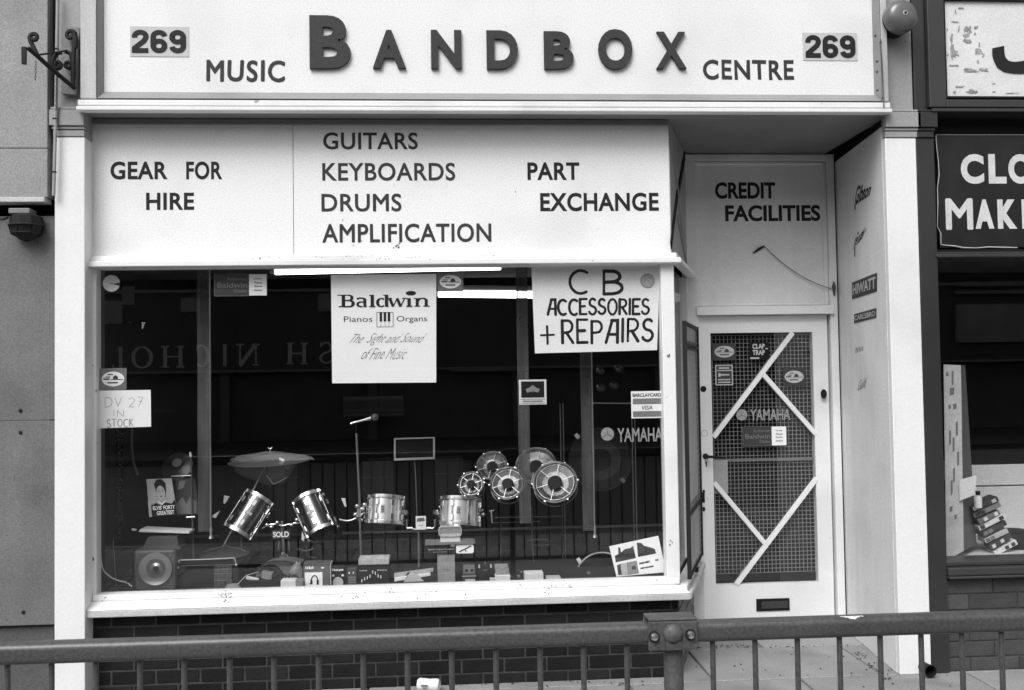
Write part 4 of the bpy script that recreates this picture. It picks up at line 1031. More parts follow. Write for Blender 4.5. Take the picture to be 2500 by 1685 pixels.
# ================================================================== on the glass
YS = YG+.0085
def card(name, pts, Y, mat, label, cat, t=.0012, group=None):
    q = Q4(pts, Y) if len(pts) == 4 and not isinstance(pts[0], (int, float)) else QP(*pts, Y)
    t_ = thing(name, label, cat, q(.5, 0), group); mk('sheet', q.slab(MB(), t), mat, t_, bevel=0); return t_, q
def tx(par, q, body, u0, v0, u1, v1, mat=INK, bold=.01, shear=0, off=.0022, name='lettering', sp=1.0, wob=0):
    m = MB(); text(m, body, q.sub(u0, v0, u1, v1), bold=bold, shear=shear, off=off, sp=sp, wob=wob); return mk(name, m, mat, par)
def patch(par, q, pts, mat, name='print_patch', off=.0022, t=.0006):
    m = MB(); m.poly([q(u, v, off) for u, v in pts], -q.n*t); return mk(name, m, mat, par)
def ell(cx, cy, rx, ry, n=28): return [(cx+rx*math.cos(2*math.pi*i/n), cy+ry*math.sin(2*math.pi*i/n)) for i in range(n)]
def marks(par, q, u0, v0, u1, v1, n, mat, off=.0012, name='small_print'):
    m = MB(); rr = random.Random(n*7+int(u0*100)); W = (u1-u0)/n
    for i in range(n):
        a = u0+W*i; b = a+W*rr.uniform(.55, .85); h0 = v0+(v1-v0)*rr.uniform(0, .25); h1 = v1-(v1-v0)*rr.uniform(0, .3)
        m.poly([q(a, h0, off), q(b, h0, off), q(b, h1, off), q(a, h1, off)], -q.n*.0004)
    return mk(name, m, mat, par)
# piano and organ poster
t, q = card('poster', [(811,936),(1065,934),(1065,669),(808,671)], YS, PAPER, 'square white poster for pianos and organs with the word Baldwin in the window', 'poster')
Wq, Hq = 256., 266.
def uv(x, y): return ((x-809)/Wq, 1-(y-669)/Hq)
def zv(x, y): return uv(600+x/3.136, 600+y/3.136)
a0, b0 = zv(700, 468), zv(1408, 368)
m = MB(); bq = q.sub(a0[0], a0[1], b0[0], b0[1]); asp = (bq(1,0)-bq(0,0)).length/(bq(0,1)-bq(0,0)).length
def bw(x, y): return ((x-700)/708., (468-y)/100.)
kk = [0]
def BS(pts, a, b): kk[0] += 1; stroke(m, [bw(x, y) for x, y in pts], bq, a, b, off=.002+.00025*(kk[0] % 12), asp=asp)
TH, TN = .27, .10
def parc(cx, cy, rx, ry, a0, a1, n=12): return [(cx+rx*math.cos(R_(a)), cy-ry*math.sin(R_(a))) for a in [a0+(a1-a0)*i/n for i in range(n+1)]]
BS([(748,372),(748,468)], TH, TH); BS([(703,375),(790,375)], TN*.8, TN*.8); BS([(712,463),(790,463)], TN, TN)
BS([(785,376)]+parc(785,396,28,20,90,-90)+[(750,416)], TH*.9, TN); BS([(785,417)]+parc(788,440,34,24,90,-90)+[(750,464)], TH, TN)
# a
BS(parc(880,415,32,17,150,20)+[(911,425),(911,460),(925,464)], TH*.9, TN); BS([(910,428)]+parc(884,446,28,18,70,290), TH*.75, TN)
# l
BS([(968,374),(968,468)], TH*.95, TH); BS([(945,378),(970,378)], TN*.8, TN*.8); BS([(945,464),(992,464)], TN*.8, TN*.8)
# d
BS([(1077,374),(1077,466)], TH*.95, TH); BS([(1052,378),(1080,378)], TN*.8, TN*.8); BS([(1075,464),(1095,464)], TN*.8, TN*.8); BS(parc(1038,434,30,31,50,310), TH*.9, TN)
# w
BS([(1100,400),(1128,466)], TH*.85, TH*.5); BS([(1128,466),(1158,402)], .09, .08); BS([(1158,402),(1184,466)], TH*.85, TH*.5); BS([(1184,466),(1215,404)], .09, .08); BS([(1088,403),(1120,403)], TN*.8, TN*.8); BS([(1195,403),(1225,403)], TN*.8, TN*.8)
# i
BS([(1250,402),(1250,466)], TH*.95, TH); BS([(1222,405),(1252,405)], TN*.8, TN*.8); BS([(1228,464),(1275,464)], TN*.8, TN*.8)
# n
BS([(1312,402),(1312,466)], TH*.9, TH); BS([(1286,405),(1314,405)], TN*.8, TN*.8); BS([(1290,464),(1336,464)], TN*.8, TN*.8)
BS([(1315,422)]+parc(1352,424,30,20,150,10)+[(1381,466)], TH*.9, TN); BS([(1360,464),(1408,464)], TN*.8, TN*.8)
mk('wordmark', m, INK, t)
patch(t, q, [zv(1264+40*math.cos(a*.2244), 364+18*math.sin(a*.2244)) for a in range(28)], INK, 'dot')
def ztx(body, x0, y1, x1, y0, **k): a = zv(x0, y1); b = zv(x1, y0); return tx(t, q, body, a[0], a[1], b[0], b[1], **k)
ztx('Pianos', 750, 582, 968, 538, mat=INKG, bold=.0); ztx('Organs', 1154, 594, 1388, 538, mat=INKG, bold=.0)
ztx('The  Sight and Sound', 765, 765, 1385, 672, mat=MIDG, bold=-.012, shear=.10, wob=.03, name='script_line'); ztx('of Fine Music', 868, 870, 1255, 782, mat=MIDG, bold=-.012, shear=.14, wob=.03, name='script_line')
m = MB()
def zrect(x0, y0, x1, y1, o=.0022): m.poly([q(*zv(x, y), o) for x, y in ((x0,y1),(x1,y1),(x1,y0),(x0,y0))], -q.n*.0006)
for r_ in ((1000,507,1129,511),(1000,619,1129,623),(1000,512,1004,618),(1125,512,1129,618),(1032,580,1034,618),(1063,580,1065,618),(1094,580,1096,618)): zrect(*r_)
for x in (1023,1054,1085): zrect(x, 511, x+20, 580, .0026)
mk('keyboard_emblem', m, INK, t)
# CB poster
t, q = card('poster', [(1306,863),(1604,855),(1611,646),(1297,646)], YS, M('cb_paper', .84, .7, .05, 3, .03, grime=0.06), 'hand painted white CB accessories and repairs poster in the top right of the window', 'poster')
def z6(x, y): u = (1200+x/3.136-1300)/308.; v = 1-(600+y/3.136-646)/214.; return u, v
for body, bx, wd, gp in (('C', (600,362,738,190), .14, .2), ('B', (855,366,990,193), .14, .2), ('ACCESSORIES', (425,528,1205,412), .16, .26), ('+', (365,790,466,560), .085, .2), ('REPAIRS', (535,745,1240,575), .13, .28)):
    a, b = z6(bx[0], bx[1]), z6(bx[2], bx[3]); m = MB(); marker(m, body, q.sub(a[0], a[1], b[0], b[1]), wd, gp, .03); mk('lettering', m, INK, t)
# DV 27 card
t, q = card('handwritten_card', [(239,1046),(369,1042),(368,952),(238,954)], YS, PAPER, 'white card hand lettered DV 27 IN STOCK at the left edge of the window', 'card')
def z4(x, y): return ((x/3.136-238.5)/130.5, 1-(600+y/3.136-952.5)/91.5)
FELT = M('felt_pen', .30, .7)
for body, bx, wd in (('DV 27', (805,1232,1098,1162), .06), ('IN', (868,1305,948,1258), .09), ('STOCK', (820,1385,1020,1328), .13)):
    a, b = z4(bx[0], bx[1]), z4(bx[2], bx[3]); m = MB(); marker(m, body, q.sub(a[0], a[1], b[0], b[1]), wd, .3, .05, cap=False); mk('lettering', m, FELT, t)
# small oval stickers: dark ground, white oval, short lines
def oval(pts, Y, lab, dim=1):
    t, q = card('sticker', pts, Y, STICKG if dim == 1 else STICKD, lab, 'sticker', group='square stickers with a pale oval')
    patch(t, q, ell(.5,.5,.42,.34), PAPER if dim == 1 else NUMCARD, 'oval', .002)
    m = MB()
    for u0, v0, u1, v1 in ((.3,.68,.5,.73),(.22,.57,.40,.61),(.14,.47,.38,.53),(.3,.30,.68,.36),(.42,.46,.88,.49)): m.poly([q(u0,v0,.0034), q(u1,v0,.0034), q(u1,v1,.0034), q(u0,v1,.0034)], -q.n*.0004)
    m.poly([q(u, v, .0034) for u, v in ((.5,.5),(.52,.62),(.6,.68),(.68,.6),(.7,.5))], -q.n*.0004)
    mk('oval_print', m, STICKD, t)
oval((243,899,309,952), YS, 'grey square sticker with a white oval just above the DV 27 card')
oval((1068,664,1131,712), YS, 'grey square sticker with a white oval at the top right of the piano poster')
oval((1740,838,1797,880), YL+.014, 'dark sticker with a pale oval at the top left of the door glass', 2)
oval((1911,898,1966,942), YL+.014, 'dark sticker with a pale oval on the right side of the door glass', 2)
# round stickers
def roundst(cx, cy, r, Y, lab, mat):
    c = P(cx, cy, Y); rr = r/F*(Y-CAM.y); m = MB(); m.poly([c+Vector((rr*math.cos(a*.2094), 0, rr*math.sin(a*.2094))) for a in range(30)], Vector((0,.001,0)))
    o = mk('round_sticker', m, mat, origin=c); return tag(o, lab, 'sticker'), c, rr
o, c, rr = roundst(272, 692, 20, YS, 'round pale sticker in the top left corner of the window', STICKL)
m = MB(); m.poly([c+Vector((rr*u, -.0015, rr*v)) for u, v in ((-.2,.05),(.3,-.05),(1.02,.1),(1.0,-.35),(.3,-.12),(-.2,-.02))], Vector((0,.0005,0))); mk('tear', m, STICKD, o)
o, c, rr = roundst(1581, 686, 18, YS-.0035, 'round grey speckled sticker on the top right of the CB poster', M('coin_sticker', .38, .5, .2, 90))
m = MB(); m.torus(c+Vector((0,-.001,0)), (0,1,0), rr*.93, .0012, 30, 4); mk('sticker_rim', m, STICKG, o)
# dealer stickers
def dealer(pts, Y, lab):
    t, q = card('dealer_sticker', pts, Y, M('dealer_ink', .04, .5), lab, 'sticker', group='dealer stickers half dark half white')
    patch(t, q, [(.655,.02),(.985,.02),(.985,.98),(.655,.98)], PAPER, 'white_panel', .002)
    for b, bx in (('Authorised', (.24,.7,.62,.86)), ('Baldwin', (.06,.38,.62,.62)), ('Dealer', (.38,.16,.62,.32))): tx(t, q, b, *bx, mat=STICKG, bold=.01)
    for k, wd in enumerate(('-Organs', '-Pianos', '-Spinets', '-Service')): tx(t, q, wd, .74, .72-k*.17, .90, .82-k*.17, mat=INK, off=.0036)
    m = MB()
    for r_ in ((0,0,.655,.015),(0,.985,.655,1),(0,0,.007,1)): m.poly([q(r_[0],r_[1],.003), q(r_[2],r_[1],.003), q(r_[2],r_[3],.003), q(r_[0],r_[3],.003)], -q.n*.0005)
    mk('border', m, MIDG, t)
dealer((523,669,653,723), YS, 'dark and white dealer sticker high on the window left of the fluorescent tube')
dealer((1813,1041,1921,1089), YL+.014, 'dark and white dealer sticker in the middle of the door glass')
# card logos
t, q = card('card_sticker', (1541,955,1618,1021), YS, PAPER, 'BARCLAYCARD VISA sticker with two grey bands at the right edge of the window', 'sticker')
tx(t, q, 'BARCLAYCARD', .05, .79, .95, .92, bold=.03); patch(t, q, [(.05,.52),(.95,.52),(.95,.73),(.05,.73)], MIDG, 'band'); patch(t, q, [(.05,.05),(.95,.05),(.95,.26),(.05,.26)], MIDG, 'band'); tx(t, q, 'VISA', .30, .31, .70, .47, bold=.02, shear=.08, mat=STICKG)
t, q = card('square_sticker', (1267,927,1334,988), YS, LIGHTBOX, 'square sticker with a black field and round emblem near the right of the window', 'sticker')
patch(t, q, [(.08,.28),(.92,.28),(.92,.93),(.08,.93)], BLACK, 'black_field')
m = MB(); c = q(.5,.6,.0034); m.torus(c, q.n, .0145*.95, .0007, 30, 4); m.poly([q(u, v, .003) for u, v in ((.24,.62),(.38,.68),(.5,.78),(.62,.68),(.76,.62),(.7,.48),(.5,.54),(.3,.48))], -q.n*.0004); mk('emblem', m, MIDG, t)
m = MB()
for r_ in ((.05,.20,.95,.225),(.05,.045,.95,.06),(.14,.10,.86,.16)): m.poly([q(r_[0],r_[1],.003), q(r_[2],r_[1],.003), q(r_[2],r_[3],.003), q(r_[0],r_[3],.003)], -q.n*.0005)
mk('fine_print', m, MIDG, t)
# YAMAHA transfers
def yam(cx, cy, r, bx, Y, lab, g):
    mt = M('transfer_ink', g, .5, .08, 40); c = P(cx, cy, Y); t = thing('window_transfer', lab, 'lettering', c, 'YAMAHA transfers with a round emblem')
    rr = r/F*(Y-CAM.y); m = MB(); m.poly([c+Vector((rr*math.cos(a*.2094), 0, rr*math.sin(a*.2094))) for a in range(30)], Vector((0,.001,0))); e = mk('disc', m, mt, t)
    m = MB()
    for k in range(3):
        a = math.pi/2+k*2*math.pi/3; d = Vector((math.cos(a), 0, math.sin(a))); m.bar(c+Vector((0,-.0014,0)), c+d*rr*.85+Vector((0,-.0014,0)), rr*.16, .0006)
    mk('fork_mark', m, M('transfer_fork', g*.55, .5), t)
    m = MB(); text(m, 'YAMAHA', QP(*bx, Y), bold=.012, off=.0008); mk('lettering', m, mt, t)
yam(1483, 1060, 16, (1508,1045,1617,1078), YS, 'pale YAMAHA lettering with a disc emblem at the lower right of the window glass', .30)
yam(1811, 1013, 14, (1832,999,1929,1026), YL+.014, 'YAMAHA lettering with a disc emblem in the upper triangle of the door glass', .30)
# small door cards
t, q = card('clap_trap_sticker', (1830,836,1876,878), YL+.014, BLACK, 'black sticker reading CLAP TRAP at the top of the door glass', 'sticker')
tx(t, q, 'CLAP', .15, .62, .8, .92, mat=NUMCARD, bold=.04); tx(t, q, 'TRAP', .15, .26, .8, .56, mat=NUMCARD, bold=.04); patch(t, q, [(.02,.04),(.5,.04),(.5,.13),(.02,.13)], NUMCARD, 'print_line'); patch(t, q, [(.84,.6),(.98,.6),(.98,.66),(.84,.66)], NUMCARD, 'print_line')
t, q = card('key_sticker', (1746,891,1789,941), YL+.014, STICKD, 'small dark framed sticker with a key mark at the left of the door glass', 'sticker')
m = MB()
for r_ in ((0,0,1,.05),(0,.95,1,1),(0,.05,.06,.95),(.94,.05,1,.95),(.06,.70,.94,.75)): m.poly([q(r_[0],r_[1],.003), q(r_[2],r_[1],.003), q(r_[2],r_[3],.003), q(r_[0],r_[3],.003)], -q.n*.0005)
for r_ in ((.3,.48,.8,.55),(.18,.42,.3,.60),(.16,.25,.84,.31),(.16,.12,.84,.18),(.2,.81,.8,.88)): m.poly([q(r_[0],r_[1],.003), q(r_[2],r_[1],.003), q(r_[2],r_[3],.003), q(r_[0],r_[3],.003)], -q.n*.0005)
mk('key_print', m, NUMCARD, t)

# ================================================================== inside the window
# fluorescent tubes
def flu(a, b, Y, lab, r):
    A, B = P(*a, Y), P(*b, Y); t = thing('strip_light', lab, 'light', (A+B)/2+Vector((0,0,.03)))
    mk('tube', MB().tube([A, B], r, 12), TUBE, t, smooth=50); d = (B-A).normalized()
    mk('batten', MB().obox((A+B)/2+Vector((0,.02,r+.022)), d*((B-A).length/2), (0,.025,0), (0,0,.014)), M('batten_dark', .05, .5), t)
    m = MB(); m.tube([A-d*.03, A], r*.8, 8); m.tube([B, B+d*.03], r*.8, 8); mk('tube_cap', m, MIDG, t)
flu((672,663), (1222,651), .55, 'long lit fluorescent tube hanging just behind the window head', .019)
flu((1070,717), (1330,720), 1.6, 'lit fluorescent tube deeper in the shop between the two posters', .024)
# grey strips hanging behind the glass
def strip(x0, y0, x1, y1, xb, Y, lab, rod=None):
    a, b, c, d = ext(x0, y0, x1, y1, Y); t = thing('hanging_strip', lab, 'strip', ((a+b)/2, Y, c), 'grey strips behind the glass')
    m = MB(); nn = 10; vs = []
    z_top = d
    for i in range(nn+1):
        z = c+(d-c)*i/nn; y_ = Y+.004*math.sin(i*1.3); vs += [(a, y_, z), ((a*2+b)/3, y_+.006, z), ((a+2*b)/3, y_+.001, z), (b, y_+.004, z)]
    vs2 = [(x, y+.003, z) for x, y, z in vs]; n = len(vs); fs = []
    for i in range(nn):
        for k in range(3): p = i*4+k; fs += [(p, p+1, p+5, p+4), (p+n+4, p+n+5, p+n+1, p+n)]
        fs += [(i*4, i*4+4, i*4+4+n, i*4+n), (i*4+3+n, i*4+7+n, i*4+7, i*4+3)]
    m.add(vs+vs2, fs); mk('strip_sheet', m, STRAP, t, smooth=60)
    if rod: 
        xr = XW(rod, (y0+y1)/2, Y-.01); mk('edge_rod', MB().tube([(xr, Y-.01, c-.01), (xr, Y-.01, d)], .0035, 8), RODM, t, smooth=60)
        m = MB(); m.lathe((xr, Y-.01, c-.02), (0,0,1), [(0,-.02),(.013,-.016),(.005,.005),(.008,.03),(.004,.05)], 12); mk('end_fitting', m, RODM, t, smooth=60)
strip(482, 650, 515, 1298, 0, .42, 'grey vertical strip with a bright edge rod behind the left part of the window', 513)
strip(1264, 650, 1292, 1278, 0, .40, 'grey vertical strip hanging left of the CB poster', None)
strip(1418, 650, 1448, 1296, 0, .45, 'grey vertical strip with a rod showing below the CB poster', 1446)
for x, lab in ((1374, 'thin double upright pole right of the rototoms'), (1549, 'thin double upright pole behind the BARCLAYCARD sticker')):
    a = XW(x-3, 1200, .95); b = XW(x+4, 1200, .95); zt_ = ZW(x, 985, .95)
    o = mk('thin_pole', MB().tube([(a,.95,ZF),(a,.95,zt_)], .003, 8).tube([(b,.95,ZF),(b,.95,zt_)], .003, 8), M('pole_grey', .25, .4, metal=.5), smooth=60); tag(o, lab, 'pole')
x0, x1, z0, z1 = ext(1430, 983, 1545, 986, .8)
o = mk('cross_rod', MB().tube([(x0,.8,z1),(x1,.8,z0)], .004, 8), RODM, smooth=60); tag(o, 'thin bright rod running level into the BARCLAYCARD sticker', 'rod')

# drums ---------------------------------------------------------------
def drum(name, lab, cx, cy, r_px, h_px, ang, toward, Y, shell, badge=True, group='tom drums in the window', hoop=CHROMEB, lugs=8):
    """cx,cy pixel centre; ang = lean of the axis from upright (deg, + to the right); toward = how much the lower head turns to the viewer"""
    s = (Y-CAM.y)/F; r, h = r_px*s, h_px*s
    c = P(cx, cy, Y); ax = Vector((math.sin(R_(ang)), math.tan(R_(toward)), math.cos(R_(ang)))).normalized()
    t = thing(name, lab, 'drum', c-ax*(h/2), group); b0 = c-ax*(h/2)
    m = MB(); m.lathe(b0, ax, [(r*.97,0),(r*.97,h*.5),(r*.97,h)], 40); mk('shell', m, shell, t, smooth=40)
    m = MB(); m.lathe(b0, ax, [(0,.004),(r*.96,.004)], 40); mk('lower_head', m, HEADD, t)
    m = MB(); m.lathe(b0, ax, [(r*.96,h-.004),(0,h-.002)], 40); mk('upper_head', m, PAPERG, t)
    for hh in (0, h):
        m = MB(); k = .011; sg = -1 if hh == 0 else 1
        m.lathe(b0+ax*hh, ax, [(r*1.0,-k*.9),(r*1.05,-k*.9),(r*1.055,k*.1),(r*1.055,k),(r*1.02,k*1.1),(r*1.01,k*.8),(r*1.0,-k*.9)], 40); mk('hoop', m, hoop, t, smooth=35)
    u = ax.cross(Vector((0,1,0))).normalized(); v = ax.cross(u)
    for i in range(lugs):
        a = 2*math.pi*(i+.5)/lugs; d = u*math.cos(a)+v*math.sin(a); e = ax.cross(d)
        m = MB(); m.tube([b0+d*r*1.045-ax*.006, b0+d*r*1.045+ax*(h+.006)], .0026, 6)
        for hh in (.22, .78): m.obox(b0+d*r*1.01+ax*h*hh, d*.010, e*.0075, ax*.016)
        for hh in (0, h): m.obox(b0+d*r*1.06+ax*hh, d*.006, e*.009, ax*.008)
        mk('lug', m, CHROME, t, smooth=50)
    if badge:
        d = -(Vector((0,1,0))-ax*ax.y).normalized(); e = ax.cross(d)
        m = MB(); m.obox(b0+d*r*.985+ax*h*.5, d*.002, e*.020, ax*.008); m.lathe(b0+d*(r*.985+.001)+ax*h*.5, d, [(.006,0),(.005,.003),(0,.003)], 10); mk('badge', m, NUMCARD, t)
    return t, b0, ax, r, h
drum('tom_drum', 'smallest dark chrome tom drum leaning right under the bagged cymbal', 607, 1259, 39, 93, 31, 20, .72, SHELLD, lugs=6)
drum('tom_drum', 'dark chrome tom drum leaning left, just right of the SOLD tag', 770, 1259, 38, 91, -27, 24, .72, SHELLD, lugs=6)
t3 = drum('tom_drum', 'bright chrome tom drum, the left one of the level pair in mid window', 941, 1246, 45, 60, 4, 12, .70, SHELLW, False)
t4 = drum('tom_drum', 'bright chrome tom drum standing under the smallest rototom', 1123, 1250, 50, 60, 4, 12, .70, SHELLW, False)
for t_ in (t3, t4):
    t, b0, ax, r, h = t_; d = -(Vector((0,1,0))-ax*ax.y).normalized(); e = ax.cross(d)
    m = MB(); m.obox(b0+d*r*.975-e*.01+ax*h*.5, d*.003, e*.012, ax*.022); bd = mk('badge', m, PAPERG, t)
    m = MB()
    for k in range(4): m.obox(b0+d*(r*.975+.0035)-e*.01+ax*(h*.5-.014+k*.009), d*.001, e*.008, ax*.0025)
    mk('badge_print', m, STICKD, bd)
# dark flaring shadows below the first pair, built as solid shapes
def shadow_solid(pts, Y, par_lab):
    m = MB(); m.tube(smooth_path([P(x, y, Y+.05) for x, y, r in pts], 1), [r/F*(Y-CAM.y) for x, y, r in pts], 20); o = mk('shadow_flare', m, M('shadow_flare_black', .022, .3), smooth=60); tag(o, par_lab, 'shadow shape')
shadow_solid([(577,1300,36),(575,1316,38),(585,1332,36),(600,1345,24)], .76, 'dark flared shadow shape under the small tom drum on the left')
shadow_solid([(790,1296,34),(798,1312,38),(795,1325,36),(788,1334,22)], .76, 'dark flared shadow shape under the tom drum right of the SOLD tag')
# mount arms and wingnuts
def rod(pts, Y, r, mat=CHROME): return MB().tube(smooth_path([P(x, y, Y) for x, y in pts], 4), r, 8)
st = thing('drum_stand', 'chrome stand with double holder between the two leaning tom drums', 'stand', P(693, 1370, .72))
mk('stand_column', rod([(693,1372),(692,1330),(690,1300),(688,1272)], .74, .010), CHROMEB, st, smooth=60)
mk('holder_arm', rod([(688,1285),(670,1280),(652,1283),(640,1290)], .72, .007), CHROME, st, smooth=60)
mk('holder_arm', rod([(688,1285),(715,1278),(735,1276),(748,1272)], .72, .007), CHROME, st, smooth=60)
m = MB()
for x, y in ((652,1282),(663,1287),(677,1276),(725,1269),(738,1276),(712,1282)): m.lathe(P(x,y,.70), (random.uniform(-1,1),-1,random.uniform(-.5,.5)), [(0,-.01),(.012,-.008),(.014,.004),(.008,.012),(0,.013)], 10)
mk('wing_nut', m, CHROMEB, st, smooth=50)
m = MB()
for dx in (-12, 0, 12): m.tube([P(693+dx,1320,.73), P(693+dx*1.1,1345,.73)], .006, 8)
m.tube([P(690,1350,.7), P(676,1374,.62)], .004, 6); m.tube([P(694,1350,.7), P(716,1374,.62)], .004, 6); m.obox(P(691,1362,.69), (.018,0,0), (0,.004,0), (0,0,.012))
mk('stand_leg', m, CHROMEB, st, smooth=50)
t, q = card('sold_tag', (664,1294,708,1316), .66, STICKD, 'dark tag reading SOLD between the two leaning tom drums', 'tag')
tx(t, q, 'SOLD', .06, .2, .94, .82, mat=PAPER, bold=.03)
# bright wedge feet beside the toms
for pts, lab in (([(547,1210),(560,1213),(549,1231),(545,1229)], 'bright pointed clip upper left of the small tom drum'), ([(537,1247),(526,1266),(517,1262),(521,1257)], 'bright pointed clip lower left of the small tom drum'), ([(833,1217),(843,1217),(846,1238),(841,1237)], 'bright pointed clip at the right of the second tom drum'), ([(737,1297),(744,1312),(742,1322),(736,1318)], 'bright pointed clip right of the SOLD tag')):
    m = MB(); m.poly([P(x, y, .64) for x, y in pts], Vector((0,.012,0))); o = mk('metal_clip', m, LIGHTBOX, bevel=.002); tag(o, lab, 'clip', 'bright pointed drum clips')
# cymbal in plastic bag
cy_ = P(660, 1112, .74)
cym = thing('cymbal', 'cymbal wrapped in a clear plastic bag on a slanting stand left of window centre', 'cymbal', cy_)
ax = Vector((-.03,-.06,1)).normalized(); rc = 100/F*(.74-CAM.y)
m = MB(); m.lathe(cy_, ax, [(0,.012),(.018,.010),(.028,.002),(rc*.5,-.010),(rc,-.030),(rc,-.032),(rc*.5,-.013),(.028,-.002),(0,.008)], 48); mk('cymbal_plate', m, M('cymbal_bronze', .30, .35, metal=.8), cym, smooth=40)
def q9(x, y): return (500+x/3.6475, 1050+y/3.6475)
bag = [(225,262),(300,228),(420,210),(560,188),(640,190),(760,205),(900,222),(985,262),(905,245),(800,320),(760,400),(720,462),(640,492),(540,488),(440,455),(330,415),(250,350)]
cc_ = (600, 300); vs = []; rings = 5
for k in range(1, rings+1):
    f = k/rings
    for i, (x, y) in enumerate(bag):
        p = P(*q9(cc_[0]+(x-cc_[0])*f, cc_[1]+(y-cc_[1])*f), .74-.13*math.sqrt(max(0, 1-f*f))+random.uniform(-.010, .010)); vs.append(p)
m = MB(); n = len(bag); c_ = P(*q9(*cc_), .60)
fs = [(0, 1+i, 1+(i+1)%n) for i in range(n)]+[(1+(k-1)*n+i, 1+k*n+i, 1+k*n+(i+1)%n, 1+(k-1)*n+(i+1)%n) for k in range(1, rings) for i in range(n)]
m.add([c_]+vs, fs); mk('plastic_bag', m, PLASTIC, cym)
m = MB(); m.tube(smooth_path([P(*q9(x, y), .62) for x, y in ((550,405),(580,440),(605,475),(640,470),(690,445),(735,420))], 3), .0026, 5); m.tube([P(*q9(x, y), .62) for x, y in ((640,320),(700,300),(735,350),(760,330))], .002, 5); mk('bag_crease', m, M('crease', .4, .4), cym)
patch_ = MB(); patch_.poly([P(*q9(x, y), .60) for x, y in ((665,245),(712,262),(705,282),(660,265))], Vector((0,.003,0))); mk('bag_label', patch_, PAPER, cym)
m = MB(); m.lathe(cy_+ax*.015, ax, [(.006,0),(.004,.025),(0,.026)], 10); m.tube([cy_+ax*.04+Vector((-.014,0,.008)), cy_+ax*.035, cy_+ax*.04+Vector((.014,0,.008))], .003, 6); mk('wing_nut', m, CHROMEB, cym, smooth=50)
st = thing('cymbal_stand', 'thin slanting stand carrying the bagged cymbal', 'stand', P(545, 1330, .66))
mk('boom', MB().tube([cy_-ax*.01, P(545, 1334, .60)], .0045, 8), M('stand_dull', .3, .35, metal=.8), st, smooth=60)
mk('stand_leg', MB().tube([P(583,1245,.64), P(589,1300,.64), P(592,1410,.62)], .0055, 8), M('stand_dark', .06, .4), st, smooth=60)
m = MB(); m.tube([P(545,1334,.6), P(480,1352,.6)], .004, 6); m.tube([P(545,1330,.6), P(600,1345,.6)], .004, 6); mk('foot', m, M('stand_dark2', .08, .4), st, smooth=60)
# microphone on stand
ms = thing('microphone_stand', 'tall microphone stand with a boom clip in the middle of the window', 'stand', P(882, 1362, .55))
mk('stand_pole', MB().tube([P(870,1058,.55), P(877,1200,.55), P(881,1368,.55)], .0065, 10), M('pole_satin', .22, .4, metal=.5), ms, smooth=60)
mk('clutch', MB().tube([P(876,1243,.55), P(877,1262,.55)], .011, 12), CHROMEB, ms, smooth=60)
mk('stand_base', MB().lathe((P(881,1368,.55).x,.55,ZF), (0,0,1), [(0,0),(.11,0),(.11,.012),(.02,.022),(.012,.04),(0,.04)], 30), IRON, ms, smooth=40)
mk('clip_arm', MB().tube([P(869,1052,.55), P(870,1036,.55)], .004, 8).tube([P(858,1036,.53), P(888,1026,.53)], .006, 8), IRON, ms, smooth=60)
mc = thing('microphone', 'silver and black microphone clipped on top of the tall stand', 'microphone', P(892, 1026, .52))
mk('mic_body', MB().tube([P(855,1034.5,.52), P(870,1030,.52)], [.0055,.0062], 12), CHROMEB, mc, smooth=50)
mk('mic_sleeve', MB().tube([P(871,1030,.52), P(888,1026,.52), P(906,1021,.52)], [.0065,.0075,.012], 12), M('mic_metal', .45, .3, metal=.8), mc, smooth=50)
a = P(907,1021,.52); d = (P(922,1017,.52)-a).normalized(); mk('mic_head', MB().lathe(a, d, [(.012,0),(.019,.006),(.021,.018),(.018,.032),(.008,.040),(0,.041)], 20), M('mic_mesh', .16, .4, .3, 150, metal=.5), mc, smooth=60)
# second chrome microphone at top left
mc = thing('microphone', 'shiny microphone on a thin level boom near the upper left of the window', 'microphone', P(345, 793, .7))
mk('boom_arm', MB().tube([P(288,784,.7), P(322,788,.7)], .0035, 8), CHROMEB, mc, smooth=60)
mk('mic_body', MB().tube([P(322,788,.7), P(333,793,.7)], [.006,.011], 12), CHROME, mc, smooth=60)
a = P(346,796,.7); mk('mic_head', MB().lathe(a-Vector((0,0,.03)), (.15,-.2,1), [(0,0),(.012,.006),(.016,.03),(.022,.05),(.018,.062),(0,.066)], 20), CHROME, mc, smooth=60)
# music stand / framed panel
ft = thing('music_stand', 'music stand with a white rimmed dark desk panel in mid window', 'stand', P(1012, 1260, .85))
q = Q4([(962,1125),(1062,1121),(1062,1067),(962,1070)], .85); m = MB(); W_ = (q(1,0)-q(0,0)).length; H_ = (q(0,1)-q(0,0)).length; bt = .010
for u0, v0, u1, v1 in ((0,0,1,bt/H_*1.4),(0,1-bt/H_*.8,1,1),(0,bt/H_*1.4,bt/W_,1-bt/H_*.8),(1-bt/W_*1.2,bt/H_*1.4,1,1-bt/H_*.8)): q.sub(u0, v0, u1, v1).slab(m, .01)
mk('desk_rim', m, M('rim_white', .5, .5), ft, bevel=.002); mk('desk_panel', q.sub(.02,.05,.98,.97).slab(MB(), .003), BLACK, ft)
mk('stand_stem', MB().tube([P(1012,1124,.87), P(1015,1170,.87), P(1018,1262,.87)], .0028, 8), M('stem_grey', .22, .4), ft, smooth=60)
